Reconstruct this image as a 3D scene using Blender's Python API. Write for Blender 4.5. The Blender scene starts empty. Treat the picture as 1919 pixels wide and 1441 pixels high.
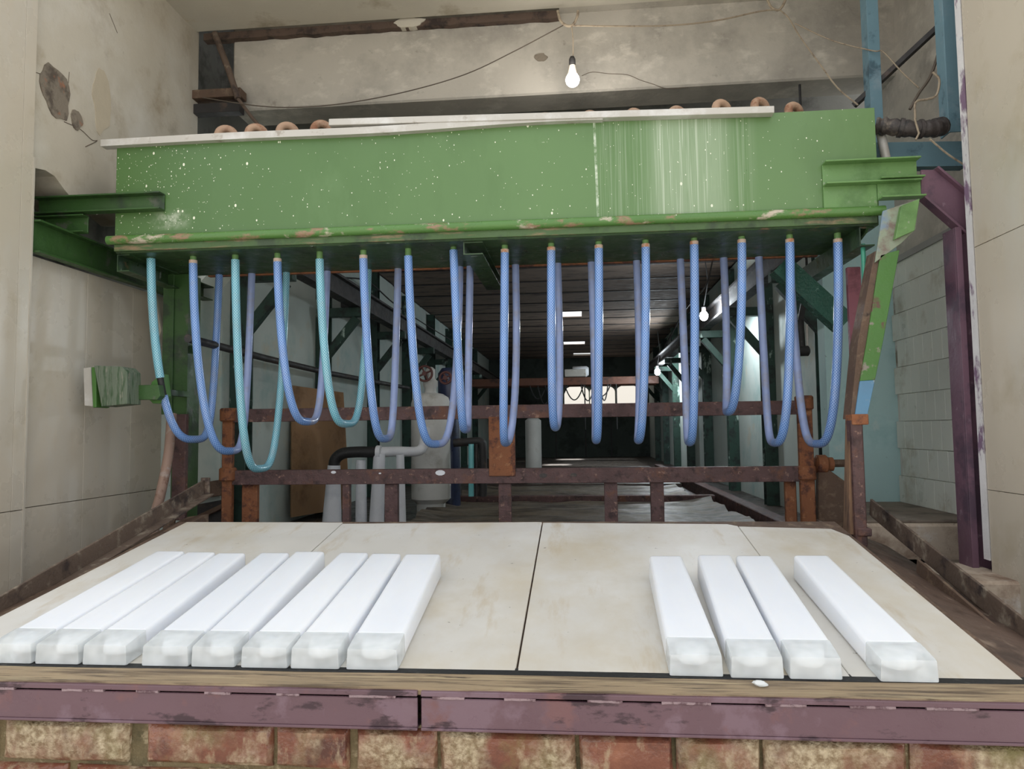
import bpy, bmesh, math, random
from mathutils import Vector, Matrix, noise as mnoise
random.seed(7)
S = bpy.context.scene
COL = S.collection
# ------------------------------------------------------------------ camera
FP = 1350.0                       # focal length in pixels of a 1919 x 1441 frame
VX, VY, ROLL = 1085.0, 805.0, 0.0125
_d = Vector((VX-959.5, VY-720.5, FP)).normalized()
_u = Vector((-ROLL, -1, ((VY-720.5)+(VX-959.5)*ROLL)/FP)).normalized()
_u = (_u - _d*_u.dot(_d)).normalized()
_x = _d.cross(_u)
if _x.x < 0: _x = -_x
# camera space (x right, y down, z forward) columns are the world axes
RIGHT = Vector((_x.x, _d.x, _u.x)); DOWN = Vector((_x.y, _d.y, _u.y)); FWD = Vector((_x.z, _d.z, _u.z))
EYE = Vector((0, 0, 1.5))
cd = bpy.data.cameras.new('camera'); cam = bpy.data.objects.new('camera', cd); COL.objects.link(cam)
cd.sensor_fit = 'HORIZONTAL'; cd.sensor_width = 36; cd.lens = FP*36/1919; cd.clip_start = .05; cd.clip_end = 300
mw = Matrix((( RIGHT.x, -DOWN.x, -FWD.x, EYE.x), (RIGHT.y, -DOWN.y, -FWD.y, EYE.y), (RIGHT.z, -DOWN.z, -FWD.z, EYE.z), (0,0,0,1)))
cam.matrix_world = mw
S.camera = cam
# ------------------------------------------------------------------ daylight
wd = bpy.data.worlds.new('overcast_sky'); S.world = wd; wd.use_nodes = True
bg = wd.node_tree.nodes['Background']; bg.inputs[0].default_value = (.97, .985, 1.0, 1); bg.inputs[1].default_value = 1.05
sl = bpy.data.lights.new('sun', 'SUN'); sun = bpy.data.objects.new('sun', sl); COL.objects.link(sun)
sl.energy = 6.0; sl.angle = math.radians(3); sl.color = (1, .96, .9)
sun.rotation_euler = (math.radians(-38), math.radians(8), 0)      # high sun from behind the building: it falls on the yard, the bay stays in shade
S.view_settings.view_transform = 'Standard'; S.view_settings.look = 'None'
S.view_settings.gamma = 1.0; S.view_settings.use_curve_mapping = False
S.view_settings.exposure = 0.48

# ------------------------------------------------------------------ measuring: a picture point on a plane of known distance
def _ray(px, py): return RIGHT*(px-959.5) + DOWN*(py-720.5) + FWD*FP
def aY(px, py, Y): r = _ray(px, py); return EYE + r*(Y/r.y)
def aX(px, py, X): r = _ray(px, py); return EYE + r*(X/r.x)
def aZ(px, py, Z): r = _ray(px, py); return EYE + r*((Z-EYE.z)/r.z)

# ------------------------------------------------------------------ materials
def lin(c):
    f = lambda v: (v/255/12.92) if v/255 <= .04045 else ((v/255+.055)/1.055)**2.4
    return (f(c[0]), f(c[1]), f(c[2]), 1)
class NT:
    def __init__(s, m): s.t = m.node_tree; s.n = s.t.nodes; s.l = s.t.links
    def new(s, ty, **k):
        n = s.n.new(ty)
        for a, b in k.items(): setattr(n, a, b)
        return n
    def put(s, sock, v):
        if hasattr(v, 'is_linked'): s.l.new(v, sock)
        else: sock.default_value = v
    def math(s, op, a, b=None, c=None, clamp=False):
        n = s.new('ShaderNodeMath', operation=op); n.use_clamp = clamp
        s.put(n.inputs[0], a)
        if b is not None: s.put(n.inputs[1], b)
        if c is not None: s.put(n.inputs[2], c)
        return n.outputs[0]
    def mix(s, f, a, b):
        n = s.new('ShaderNodeMix', data_type='RGBA'); s.put(n.inputs[0], f); s.put(n.inputs[6], a); s.put(n.inputs[7], b); return n.outputs[2]
    def pos(s, st=(1, 1, 1)):
        if not hasattr(s, '_g'): s._g = s.new('ShaderNodeNewGeometry').outputs['Position']
        n = s.new('ShaderNodeVectorMath', operation='MULTIPLY'); s.l.new(s._g, n.inputs[0]); n.inputs[1].default_value = st; return n.outputs[0]
    def noise(s, scale, st=(1, 1, 1), detail=5, rough=.6, dist=0):
        n = s.new('ShaderNodeTexNoise'); s.l.new(s.pos(st), n.inputs['Vector']); n.inputs['Scale'].default_value = scale
        n.inputs['Detail'].default_value = detail; n.inputs['Roughness'].default_value = rough; n.inputs['Distortion'].default_value = dist
        return n.outputs['Fac']
    def ramp(s, v, lo, hi, a=0., b=1.):
        n = s.new('ShaderNodeMapRange'); n.clamp = True; s.put(n.inputs[0], v)
        for i, q in enumerate((lo, hi, a, b)): n.inputs[i+1].default_value = q
        return n.outputs[0]
MATS = {}
def mat(name, base, blots=(), rough=.6, bump=0., bscale=40, metal=0., var=.12, vscale=3., spec=.5, coat=0., bst=(1, 1, 1), rvar=.15):
    m = bpy.data.materials.new(name); m.use_nodes = True; t = NT(m); b = t.n['Principled BSDF']
    c = lin(base)
    dk = tuple(v*(1-var) for v in c[:3])+(1,); lt = tuple(min(1, v*(1+var)) for v in c[:3])+(1,)
    col = t.mix(t.ramp(t.noise(vscale), .3, .7), dk, lt)
    for bl in blots:
        bc, sc, lo, hi = bl[:4]; st = bl[4] if len(bl) > 4 else (1, 1, 1); am = bl[5] if len(bl) > 5 else 1.
        col = t.mix(t.ramp(t.noise(sc, st, 6, .65), lo, hi, 0, am), col, lin(bc))
    t.put(b.inputs['Base Color'], col)
    t.put(b.inputs['Roughness'], t.ramp(t.noise(vscale*4), .3, .7, max(.03, rough-rvar), min(1, rough+rvar)))
    b.inputs['Metallic'].default_value = metal; b.inputs['Specular IOR Level'].default_value = spec
    b.inputs['Coat Weight'].default_value = coat; b.inputs['Coat Roughness'].default_value = .15
    if bump:
        bn = t.new('ShaderNodeBump'); bn.inputs['Strength'].default_value = bump; bn.inputs['Distance'].default_value = .01
        t.put(bn.inputs['Height'], t.noise(bscale, bst, 8, .65)); t.l.new(bn.outputs[0], b.inputs['Normal'])
    MATS[name] = m; m['_col'] = 1
    return m, t, b, col
def MM(*a, **k): return mat(*a, **k)[0]

RUSTB = [((112, 76, 60), 9, .54, .66), ((62, 44, 44), 14, .52, .64), ((170, 136, 118), 26, .6, .7, (1, 1, 1), .75)]
m_rust = MM('dark_rust', (92, 68, 66), RUSTB, rough=.6, bump=.6, bscale=60, var=.25, vscale=10)
m_rusto = MM('orange_rust', (140, 88, 56), [((92, 58, 48), 12, .5, .6), ((168, 120, 84), 25, .58, .7)], rough=.75, bump=.5, bscale=70, var=.2)
m_rustb = MM('brown_scale', (96, 76, 62), [((130, 110, 90), 16, .52, .64), ((58, 44, 38), 8, .55, .66)], rough=.7, bump=.6, bscale=50, var=.2)
m_rail = MM('weathered_flat_bar', (98, 82, 70), [((140, 128, 112), 12, .54, .66), ((60, 48, 44), 7, .52, .64)], rough=.7, bump=.5, bscale=60)
m_purple = MM('maroon_paint', (102, 76, 84), [((116, 92, 102), 4, .54, .6), ((114, 80, 82), 7, .58, .68), ((62, 42, 50), 5, .56, .62, (1, 1, 2.5))], rough=.38, bump=.1, bscale=30, var=.08)
m_purplec = MM('purple_paint', (106, 78, 92), [((140, 118, 130), 16, .62, .7), ((80, 62, 76), 5, .5, .6)], rough=.5, bump=.2, var=.1)
m_green = MM('dark_green_paint', (54, 86, 42), [((86, 92, 78), 9, .6, .68), ((42, 60, 40), 4, .5, .62)], rough=.45, bump=.25, bscale=30, var=.15)
m_greenl = MM('light_green_paint', (104, 142, 84), [((150, 160, 135), 22, .62, .7), ((84, 120, 66), 4, .5, .62)], rough=.4, bump=.15, bscale=30, var=.08)
m_greenpost = MM('chipped_green_paint', (72, 116, 52), [((136, 128, 118), 12, .6, .66), ((96, 70, 60), 9, .62, .68)], rough=.45, bump=.25, bscale=40, var=.1)
m_hallgreen = MM('hall_green_paint', (44, 70, 60), [((160, 180, 170), 7, .62, .66, (1, 1, .35)), ((34, 44, 40), 6, .5, .6)], rough=.55, bump=.2, var=.15)
m_bluepaint = MM('blue_paint', (106, 138, 150), [((70, 96, 108), 8, .55, .66), ((130, 150, 160), 5, .55, .7)], rough=.55, bump=.15, var=.1)
m_skyblue = MM('sky_blue_paint', (90, 134, 166), [((150, 160, 160), 18, .6, .68), ((110, 84, 70), 8, .62, .7)], rough=.5, bump=.15)
m_pinkpaint = MM('pink_paint', (150, 92, 104), [((120, 70, 80), 10, .5, .65)], rough=.55, bump=.3)
m_plaster = MM('old_plaster', (192, 184, 168), [((160, 146, 124), 2.2, .55, .72), ((120, 112, 100), 26, .68, .72, (1, 1, .5), .6), ((150, 138, 122), 5, .6, .75, (1, 1, 1), .6), ((210, 206, 196), 1.4, .5, .7, (1, 1, 1), .6)], rough=.9, bump=.35, bscale=12, var=.06, vscale=1.2, spec=.2)
m_beam = MM('grey_mottled_plaster', (184, 178, 167), [((156, 151, 142), 2.2, .46, .68), ((206, 200, 188), 4.5, .54, .72, (1, 1, 1.6)), ((128, 121, 112), 12, .64, .74, (1, 1, 1), .5)], rough=.9, bump=.5, bscale=9, var=.08, vscale=1.5, spec=.2)
m_ceil = MM('pale_ceiling_plaster', (198, 192, 178), [((168, 158, 140), 3, .56, .7), ((176, 146, 96), 2, .66, .76, (1, 1, 1), .6)], rough=.9, bump=.3, bscale=10, var=.05, spec=.2)
m_concdark = MM('grey_blue_render', (156, 156, 152), [((120, 120, 118), 3, .5, .64), ((150, 150, 148), 5, .6, .72)], rough=.9, bump=.3, bscale=15, spec=.2)
m_tile = MM('cream_tile', (197, 187, 170), [((178, 166, 142), 2.2, .55, .75), ((198, 194, 184), 1.2, .5, .7, (1, 1, .4)), ((150, 136, 110), 5, .66, .78, (1, 1, .3), .4)], rough=.3, var=.03, vscale=1, rvar=.08)
m_tilew = MM('grey_wall_tile', (212, 214, 204), [((158, 146, 122), 2.8, .54, .7, (1, 1, 1), .8), ((120, 110, 92), 14, .68, .74, (1, 1, 1), .7)], rough=.4, var=.05, vscale=2)
m_grout = MM('pale_grout', (205, 202, 194), [((130, 122, 108), 6, .5, .65)], rough=.9)
m_groutd = MM('dark_grout', (120, 110, 96), rough=.9)
m_teal = MM('teal_wall_paint', (182, 214, 214), [((100, 126, 126), 20, .66, .72, (1, 1, 1), .8), ((164, 200, 202), 3, .5, .66), ((206, 220, 216), 5, .6, .75)], rough=.75, bump=.2, bscale=14, var=.05)
m_hallwall = MM('pale_hall_wall', (190, 200, 194), [((164, 186, 182), 2, .5, .66), ((104, 112, 106), 14, .68, .74, (1, 1, .5), .7), ((196, 192, 176), 3, .6, .74)], rough=.8, bump=.2, bscale=14, var=.06)
m_hallceil = MM('brown_ceiling_board', (124, 108, 96), [((78, 66, 60), 4, .5, .66, (.6, 2, 1)), ((136, 122, 108), 6, .58, .7, (.5, 2, 1))], rough=.85, bump=.2, bscale=20, var=.1)
m_dark = MM('dark_steel', (48, 46, 46), [((80, 66, 58), 9, .56, .68)], rough=.6, bump=.2)
m_black = MM('black_rubber', (34, 34, 34), [((70, 68, 64), 20, .6, .7)], rough=.6, bump=.3)
m_tarp = MM('wet_brown_sheeting', (112, 102, 88), [((66, 58, 50), 3, .46, .6, (.6, 2, 1)), ((120, 112, 98), 5, .58, .7, (.4, 3, 1)), ((200, 196, 188), 22, .70, .74, (.5, 2, 1), .7)], rough=.5, bump=.3, bscale=14, var=.15, bst=(.4, 1.6, 1))
m_deck = MM('dark_wet_deck', (74, 64, 58), [((48, 42, 40), 3, .45, .6), ((104, 88, 76), 7, .58, .7)], rough=.4, bump=.3, var=.15)
m_whitep = MM('white_frost', (226, 228, 232), [((204, 208, 214), 4, .5, .7)], rough=.7, bump=.3, bscale=30, var=.04)
m_whitetank = MM('white_painted_tank', (200, 200, 196), [((170, 168, 160), 5, .56, .7)], rough=.55, bump=.15)
m_card = MM('brown_cardboard', (150, 118, 86), [((120, 92, 66), 4, .5, .66)], rough=.85)
m_slate = MM('navy_paint', (44, 54, 84), [((32, 36, 50), 6, .5, .6)], rough=.4)
m_sheet = None
m_wood = MM('weathered_plank', (158, 138, 110), [((106, 90, 72), 4, .47, .6, (.6, 8, 4)), ((184, 166, 132), 6, .55, .68, (.3, 6, 4)), ((72, 60, 50), 9, .58, .66, (.5, 7, 4))], rough=.75, bump=.7, bscale=30, var=.15, bst=(.15, 3, 3))
m_alu = MM('dull_aluminium', (186, 182, 174), [((150, 140, 128), 12, .6, .7), ((206, 204, 200), 5, .5, .65)], rough=.5, metal=.15, bump=.1, var=.05)
m_step = MM('stained_concrete', (196, 180, 162), [((134, 112, 96), 3, .5, .66), ((205, 198, 190), 7, .58, .7), ((100, 86, 76), 10, .62, .7)], rough=.85, bump=.5, bscale=25, var=.1, spec=.25)
m_mudfloor = MM('brown_wet_floor', (98, 80, 70), [((70, 56, 50), 4, .5, .62), ((130, 112, 98), 9, .6, .7)], rough=.45, bump=.4, bscale=25, var=.12)
m_ground = MM('unseen_bounce_concrete', (196, 190, 178), rough=.9)
m_mortar = MM('sandy_mortar', (132, 116, 84), [((90, 82, 56), 4, .5, .64), ((176, 160, 128), 30, .56, .68)], rough=.6, bump=1., bscale=90, var=.15)
m_rope = MM('jute_twine', (158, 144, 124), [((122, 108, 92), 30, .5, .65)], rough=.95)
m_wire = MM('dusty_wire', (92, 82, 72), rough=.8)
m_weld = MM('weld_bead', (150, 128, 132), [((96, 70, 76), 30, .5, .6)], rough=.5, bump=.5, bscale=120)
m_bolt = m_rust
m_tape = MM('black_wrapped_tape', (66, 60, 58), [((140, 128, 114), 6, .55, .68), ((40, 38, 38), 18, .55, .65)], rough=.5, bump=.4)
m_collar = MM('thread_tape', (200, 180, 164), [((188, 132, 98), 25, .5, .6)], rough=.8)
m_bracketwood = MM('layered_green_block', (104, 116, 98), [((60, 84, 56), 10, .5, .6, (4, 4, .5)), ((136, 134, 120), 22, .6, .68, (3, 3, .5))], rough=.65, bump=.6, bscale=40, bst=(3, 3, .4))

# brick with wet glaze and sandy crust
def brick_mat():
    m, t, b, col = mat('wet_brick', (122, 76, 60), [((146, 96, 74), 6, .52, .68), ((88, 56, 48), 8, .48, .62), ((128, 112, 70), 5, .56, .7, (1, 1, 1), .7), ((170, 150, 122), 24, .56, .68, (1, 1, .5), .7)], rough=.35, var=.18, vscale=4)
    sand = t.mix(t.ramp(t.noise(55), .4, .62), lin((140, 118, 88)), lin((198, 180, 150)))
    sand = t.mix(t.ramp(t.noise(3.3), .52, .68), sand, lin((122, 112, 66)))
    oi = t.new('ShaderNodeObjectInfo').outputs['Random']
    f = t.ramp(t.math('ADD', t.noise(4.2, (1, 1, .7), 4, .6), t.math('MULTIPLY', t.math('SUBTRACT', oi, .5), .12)), .43, .57)
    t.put(b.inputs['Base Color'], t.mix(f, col, sand))
    bn = t.new('ShaderNodeBump'); bn.inputs['Strength'].default_value = .9; bn.inputs['Distance'].default_value = .012
    t.put(bn.inputs['Height'], t.math('ADD', t.math('MULTIPLY', t.noise(90), f), t.math('MULTIPLY', t.noise(14), 1.1)))
    t.l.new(bn.outputs[0], b.inputs['Normal'])
    t.put(b.inputs['Roughness'], t.ramp(f, 0, 1, .22, .5))
    return m
m_brick = brick_mat()
# plastic / marble slide sheets
def sheet_mat():
    m, t, b, col = mat('worn_white_sheet', (208, 204, 196), [((190, 174, 142), 1.5, .46, .70, (1.2, .7, 1), .65), ((220, 218, 214), 1.1, .5, .72), ((178, 154, 112), 3.6, .56, .76, (1.7, .35, 1), .85), ((84, 76, 66), 46, .69, .705, (.7, 1.3, 1), .75)], rough=.5, var=.03, vscale=1.)
    return m
m_sheet = sheet_mat()
# tank paint
def tank_mat():
    m, t, b, col = mat('tank_green_paint', (94, 126, 76), [((84, 115, 66), 1.6, .5, .66, (1, 1, .4)), ((112, 143, 95), 2.4, .56, .72, (1, 1, .5))], rough=.35, var=.04, vscale=1.4, rvar=.08)
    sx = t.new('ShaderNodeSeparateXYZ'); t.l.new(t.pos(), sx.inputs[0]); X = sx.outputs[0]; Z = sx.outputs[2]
    glare_falloff = t.math('MULTIPLY', t.math('ADD', t.ramp(X, -1.6, -.2, .75, 0.), t.math('MULTIPLY', t.math('SUBTRACT', t.noise(1.3, (1, 1, .3)), .5), .5), clamp=True), 1.)
    col = t.mix(glare_falloff, col, lin((72, 106, 54)))      # painted-in glare: green darkens to the left, where the sheen fades
    # white splashes, dense at the left end
    dots = None
    for sc, k in ((30, .20), (70, .22), (110, .2)):
        v = t.new('ShaderNodeTexVoronoi'); v.inputs['Scale'].default_value = sc; t.l.new(t.pos((1.15, 0.0, .8)), v.inputs['Vector'])
        sr = t.new('ShaderNodeSeparateColor'); t.l.new(v.outputs['Color'], sr.inputs[0])
        dens = t.math('MAXIMUM', t.ramp(X, -2.35, -1.5, .42, .10), t.ramp(X, -1.5, .9, .10, .02))
        dens = t.math('MINIMUM', t.ramp(X, -2.6, -2.3, .3, .55), dens)
        on = t.math('LESS_THAN', sr.outputs[0], dens)
        th = t.math('MULTIPLY', t.math('POWER', sr.outputs[1], 2.0), k)
        d = t.math('MULTIPLY', on, t.math('LESS_THAN', v.outputs['Distance'], th))
        dots = d if dots is None else t.math('MAXIMUM', dots, d)
    col = t.mix(dots, col, lin((226, 228, 206)))
    # chalky runs below the lid strip
    n1 = t.ramp(t.noise(1, (62, 0, .9), 3, .55), .5, .66); n2 = t.ramp(t.noise(1, (150, 0, 1.6), 2, .5), .52, .7)
    win = t.math('MULTIPLY', t.ramp(X, .34, .42), t.ramp(X, .70, .80, 1, 0))
    win2 = t.math('MULTIPLY', t.ramp(X, .09, .13), t.ramp(X, .82, .9, 1, 0))
    haze = t.math('MULTIPLY', win, .26)
    run = t.math('MULTIPLY', t.math('ADD', n1, n2, clamp=True), t.math('MAXIMUM', t.math('MULTIPLY', win, .55), t.math('MULTIPLY', win2, .16)))
    run = t.math('MAXIMUM', run, t.math('MULTIPLY', t.math('SUBTRACT', 1., n2), haze))
    edge = t.math('MULTIPLY', t.ramp(t.noise(30), .35, .6), t.math('LESS_THAN', t.math('ABSOLUTE', t.math('SUBTRACT', t.math('ADD', X, t.math('MULTIPLY', Z, .02)), .165)), .006))
    col = t.mix(t.math('MAXIMUM', run, t.math('MULTIPLY', edge, .8)), col, lin((206, 216, 196)))
    # scraped chalk smudge near the left bracket
    sm = t.math('MULTIPLY', t.ramp(t.math('ABSOLUTE', t.math('ADD', X, 2.12)), .02, .12, 1, 0), t.ramp(t.math('ABSOLUTE', t.math('SUBTRACT', Z, 2.63)), .01, .06, 1, 0))
    col = t.mix(t.math('MULTIPLY', sm, t.ramp(t.noise(28), .4, .6, .1, .8)), col, lin((190, 196, 176)))
    t.put(b.inputs['Base Color'], col)
    return m
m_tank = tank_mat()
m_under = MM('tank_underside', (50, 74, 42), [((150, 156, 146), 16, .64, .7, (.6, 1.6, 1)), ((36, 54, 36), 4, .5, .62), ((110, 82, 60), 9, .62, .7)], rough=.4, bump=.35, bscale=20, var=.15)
m_lip = MM('scuffed_green_lip', (82, 122, 60), [((146, 118, 94), 13, .55, .64, (.5, 1, 1)), ((190, 178, 160), 12, .6, .67, (.5, 1, 1)), ((210, 210, 200), 24, .66, .72)], rough=.32, bump=.2, var=.1)
# braided hose, uv: u along in metres, v around 0..1
def hose_mat(name, base, braid, rough, bstr, dirt):
    m = bpy.data.materials.new(name); m.use_nodes = True; t = NT(m); b = t.n['Principled BSDF']
    uv = t.new('ShaderNodeUVMap'); sx = t.new('ShaderNodeSeparateXYZ'); t.l.new(uv.outputs[0], sx.inputs[0]); U, V = sx.outputs[0], sx.outputs[1]
    L = t.math('MULTIPLY', U, 1/.0150); W = t.math('MULTIPLY', V, 10.)
    f1 = t.math('ABSOLUTE', t.math('SUBTRACT', t.math('FRACT', t.math('ADD', L, W)), .5))
    f2 = t.math('ABSOLUTE', t.math('SUBTRACT', t.math('FRACT', t.math('SUBTRACT', L, W)), .5))
    br = t.ramp(t.math('MINIMUM', f1, f2), .08, .17, 1, 0)
    c = t.mix(t.ramp(t.noise(5), .35, .7), lin(base), lin(tuple(min(255, int(v*1.1+6)) for v in base)))
    c = t.mix(t.math('MULTIPLY', br, bstr), c, lin(braid))
    c = t.mix(t.ramp(t.noise(9, (1, 1, 1), 6, .7), .5, .75, 0, dirt), c, lin((150, 144, 138)))
    t.put(b.inputs['Base Color'], c); b.inputs['Roughness'].default_value = rough
    b.inputs['Coat Weight'].default_value = .5; b.inputs['Coat Roughness'].default_value = .12
    b.inputs['Subsurface Weight'].default_value = .08; b.inputs['Subsurface Radius'].default_value = (.3, .6, 1); b.inputs['Subsurface Scale'].default_value = .02
    MATS[name] = m; return m
m_hblue = hose_mat('blue_braided_hose', (66, 110, 176), (178, 206, 240), .35, .6, .35)
m_hteal = hose_mat('turquoise_braided_hose', (62, 140, 160), (190, 224, 232), .35, .65, .3)
m_hpale = hose_mat('dull_blue_hose', (134, 150, 192), (160, 170, 200), .55, .15, .8)
# ice
def ice_mats():
    m = bpy.data.materials.new('milky_ice'); m.use_nodes = True; t = NT(m); b = t.n['Principled BSDF']
    t.put(b.inputs['Base Color'], t.mix(t.ramp(t.noise(3, (1.5, .5, 1)), .35, .7), lin((231, 234, 240)), lin((239, 241, 245))))
    b.inputs['Roughness'].default_value = .22; b.inputs['IOR'].default_value = 1.31
    b.inputs['Subsurface Weight'].default_value = .6; b.inputs['Subsurface Radius'].default_value = (.8, .9, 1); b.inputs['Subsurface Scale'].default_value = .03
    bn = t.new('ShaderNodeBump'); bn.inputs['Strength'].default_value = .12; t.put(bn.inputs['Height'], t.noise(7, (2, .5, 1))); t.l.new(bn.outputs[0], b.inputs['Normal'])
    c = bpy.data.materials.new('clear_ice'); c.use_nodes = True; t = NT(c); b = t.n['Principled BSDF']
    b.inputs['Base Color'].default_value = (.955, .985, .99, 1); b.inputs['Roughness'].default_value = .06; b.inputs['IOR'].default_value = 1.16
    t.put(b.inputs['Transmission Weight'], t.ramp(t.noise(11, detail=2), .3, .7, .62, .42))
    bn = t.new('ShaderNodeBump'); bn.inputs['Strength'].default_value = .12; bn.inputs['Distance'].default_value = .02; t.put(bn.inputs['Height'], t.noise(9, detail=2)); t.l.new(bn.outputs[0], b.inputs['Normal'])
    return m, c
m_ice, m_clear = ice_mats()
def glow(name, col, st):
    m = bpy.data.materials.new(name); m.use_nodes = True; b = m.node_tree.nodes['Principled BSDF']
    b.inputs['Base Color'].default_value = (.9, .9, .9, 1); b.inputs['Emission Color'].default_value = col; b.inputs['Emission Strength'].default_value = st; return m
m_bulb = glow('lit_bulb', (1, .98, .95, 1), 12); m_bulb2 = glow('cool_lit_bulb', (.85, .95, 1, 1), 60)
m_bulbbase = MM('bulb_plastic', (206, 196, 180), rough=.5)

# ------------------------------------------------------------------ geometry
V3 = Vector
class G:
    def __init__(s): s.v = []; s.f = []; s.uv = {}
    def add(s, vs, fs):
        o = len(s.v); s.v += [V3(p) for p in vs]; s.f += [tuple(i+o for i in f) for f in fs]; return s
    def box(s, x0, x1, y0, y1, z0, z1):
        return s.add([(x0,y0,z0),(x1,y0,z0),(x1,y1,z0),(x0,y1,z0),(x0,y0,z1),(x1,y0,z1),(x1,y1,z1),(x0,y1,z1)],
                     [(3,2,1,0),(4,5,6,7),(0,1,5,4),(1,2,6,5),(2,3,7,6),(3,0,4,7)])
    def hexa(s, p): return s.add(p, [(3,2,1,0),(4,5,6,7),(0,1,5,4),(1,2,6,5),(2,3,7,6),(3,0,4,7)])
    def frame(s, p, q, up):
        d = (q-p).normalized(); up = V3(up)
        if abs(d.dot(up)) > .98: up = V3((0, 1, 0)) if abs(d.y) < .9 else V3((1, 0, 0))
        a = d.cross(up).normalized(); return d, a, a.cross(d).normalized()
    def sect(s, p, q, poly, up=(0, 0, 1)):            # extrude a 2-D section (side, up) from p to q
        p = V3(p); q = V3(q); d, a, b = s.frame(p, q, up); n = len(poly)
        vs = [p+a*x+b*y for x, y in poly]+[q+a*x+b*y for x, y in poly]
        fs = [(i, (i+1) % n, n+(i+1) % n, n+i) for i in range(n)]+[tuple(range(n-1, -1, -1)), tuple(range(n, 2*n))]
        return s.add(vs, fs)
    def bar(s, p, q, w, h, up=(0, 0, 1)): return s.sect(p, q, [(-w/2,-h/2),(w/2,-h/2),(w/2,h/2),(-w/2,h/2)], up)
    def tube(s, pts, r, n=10, caps=True, uvs=False):
        pts = [V3(p) for p in pts]; rs = r if isinstance(r, (list, tuple)) else [r]*len(pts)
        o = len(s.v); up = None; L = 0; Ls = []
        for i, p in enumerate(pts):
            t = (pts[min(i+1, len(pts)-1)]-pts[max(i-1, 0)]).normalized()
            if up is None:
                up = V3((0, 0, 1)) if abs(t.z) < .9 else V3((0, 1, 0))
            up = (up-t*up.dot(t)).normalized(); sd = t.cross(up)
            if i: L += (p-pts[i-1]).length
            Ls.append(L)
            for k in range(n):
                a = 2*math.pi*k/n; s.v.append(p+(up*math.cos(a)+sd*math.sin(a))*rs[i])
        for i in range(len(pts)-1):
            for k in range(n):
                k2 = (k+1) % n
                if uvs: s.uv[len(s.f)] = [(Ls[i], k/n), (Ls[i], (k+1)/n), (Ls[i+1], (k+1)/n), (Ls[i+1], k/n)]
                s.f.append((o+i*n+k, o+i*n+k2, o+(i+1)*n+k2, o+(i+1)*n+k))
        if caps:
            s.f.append(tuple(o+k for k in range(n-1, -1, -1))); e = o+(len(pts)-1)*n; s.f.append(tuple(e+k for k in range(n)))
        return s
    def lathe(s, c, prof, n=20, axis=(0, 0, 1)):       # prof: (radius, height along axis)
        ax = V3(axis).normalized(); c = V3(c)
        return s.tube([c+ax*h for r, h in prof], [max(r, 1e-4) for r, h in prof], n) if False else s._lathe(c, prof, n, ax)
    def _lathe(s, c, prof, n, ax):
        u = V3((1, 0, 0)) if abs(ax.x) < .9 else V3((0, 1, 0)); a = (u-ax*u.dot(ax)).normalized(); b = ax.cross(a); o = len(s.v)
        for r, h in prof:
            for k in range(n):
                t = 2*math.pi*k/n; s.v.append(c+ax*h+(a*math.cos(t)+b*math.sin(t))*max(r, 1e-4))
        for i in range(len(prof)-1):
            for k in range(n): s.f.append((o+i*n+k, o+i*n+(k+1) % n, o+(i+1)*n+(k+1) % n, o+(i+1)*n+k))
        s.f.append(tuple(o+k for k in range(n-1, -1, -1))); e = o+(len(prof)-1)*n; s.f.append(tuple(e+k for k in range(n)))
        return s
    def poly(s, pts, ext):                              # planar outline given thickness vector
        n = len(pts); pts = [V3(p) for p in pts]; e = V3(ext)
        return s.add(pts+[p+e for p in pts], [tuple(range(n-1, -1, -1)), tuple(range(n, 2*n))]+[(i, (i+1) % n, n+(i+1) % n, n+i) for i in range(n)])
    def grid(s, fn, nu, nv, closed_thick=None):
        o = len(s.v)
        for j in range(nv+1):
            for i in range(nu+1): s.v.append(V3(fn(i/nu, j/nv)))
        for j in range(nv):
            for i in range(nu):
                a = o+j*(nu+1)+i; s.f.append((a, a+1, a+nu+2, a+nu+1))
        return s
def data(name, g, m, bevel=0, smooth=False, off=V3((0, 0, 0)), seg=1):
    me = bpy.data.meshes.new(name); me.from_pydata([p-off for p in g.v], [], g.f)
    if g.uv:
        ul = me.uv_layers.new(name='UVMap')
        for pi, u in g.uv.items():
            for li, q in zip(me.polygons[pi].loop_indices, u): ul.data[li].uv = q
    bm = bmesh.new(); bm.from_mesh(me); bmesh.ops.recalc_face_normals(bm, faces=bm.faces)
    if bevel:
        ed = [e for e in bm.edges if len(e.link_faces) == 2 and e.calc_face_angle(0) > .5]
        bmesh.ops.bevel(bm, geom=ed, offset=bevel, segments=seg, affect='EDGES', profile=.6, clamp_overlap=True)
    bm.to_mesh(me); bm.free()
    if smooth:
        me.polygons.foreach_set('use_smooth', [True]*len(me.polygons))
        me.set_sharp_from_angle(angle=.75)
    me.materials.append(m); return me
def base_of(g):
    xs = [p.x for p in g.v]; ys = [p.y for p in g.v]; zs = [p.z for p in g.v]
    return V3(((min(xs)+max(xs))/2, (min(ys)+max(ys))/2, min(zs)))
def part(name, g, m, parent, bevel=0, smooth=False, label=None, seg=1):
    off = V3(parent['_loc']) if parent is not None else base_of(g)
    me = data(name, g, m, bevel, smooth, off, seg); o = bpy.data.objects.new(name, me); COL.objects.link(o)
    if parent is not None:
        o.parent = parent; o['_loc'] = tuple(off)
    else: o.location = off; o['_loc'] = tuple(off)
    if label: o['label'] = label
    return o
def thing(name, label, cat, loc, group=None):
    o = bpy.data.objects.new(name, None); COL.objects.link(o); o.empty_display_size = .05
    o.location = loc; o['_loc'] = tuple(loc); o['label'] = label; o['category'] = cat
    if group: o['group'] = group
    return o
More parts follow.
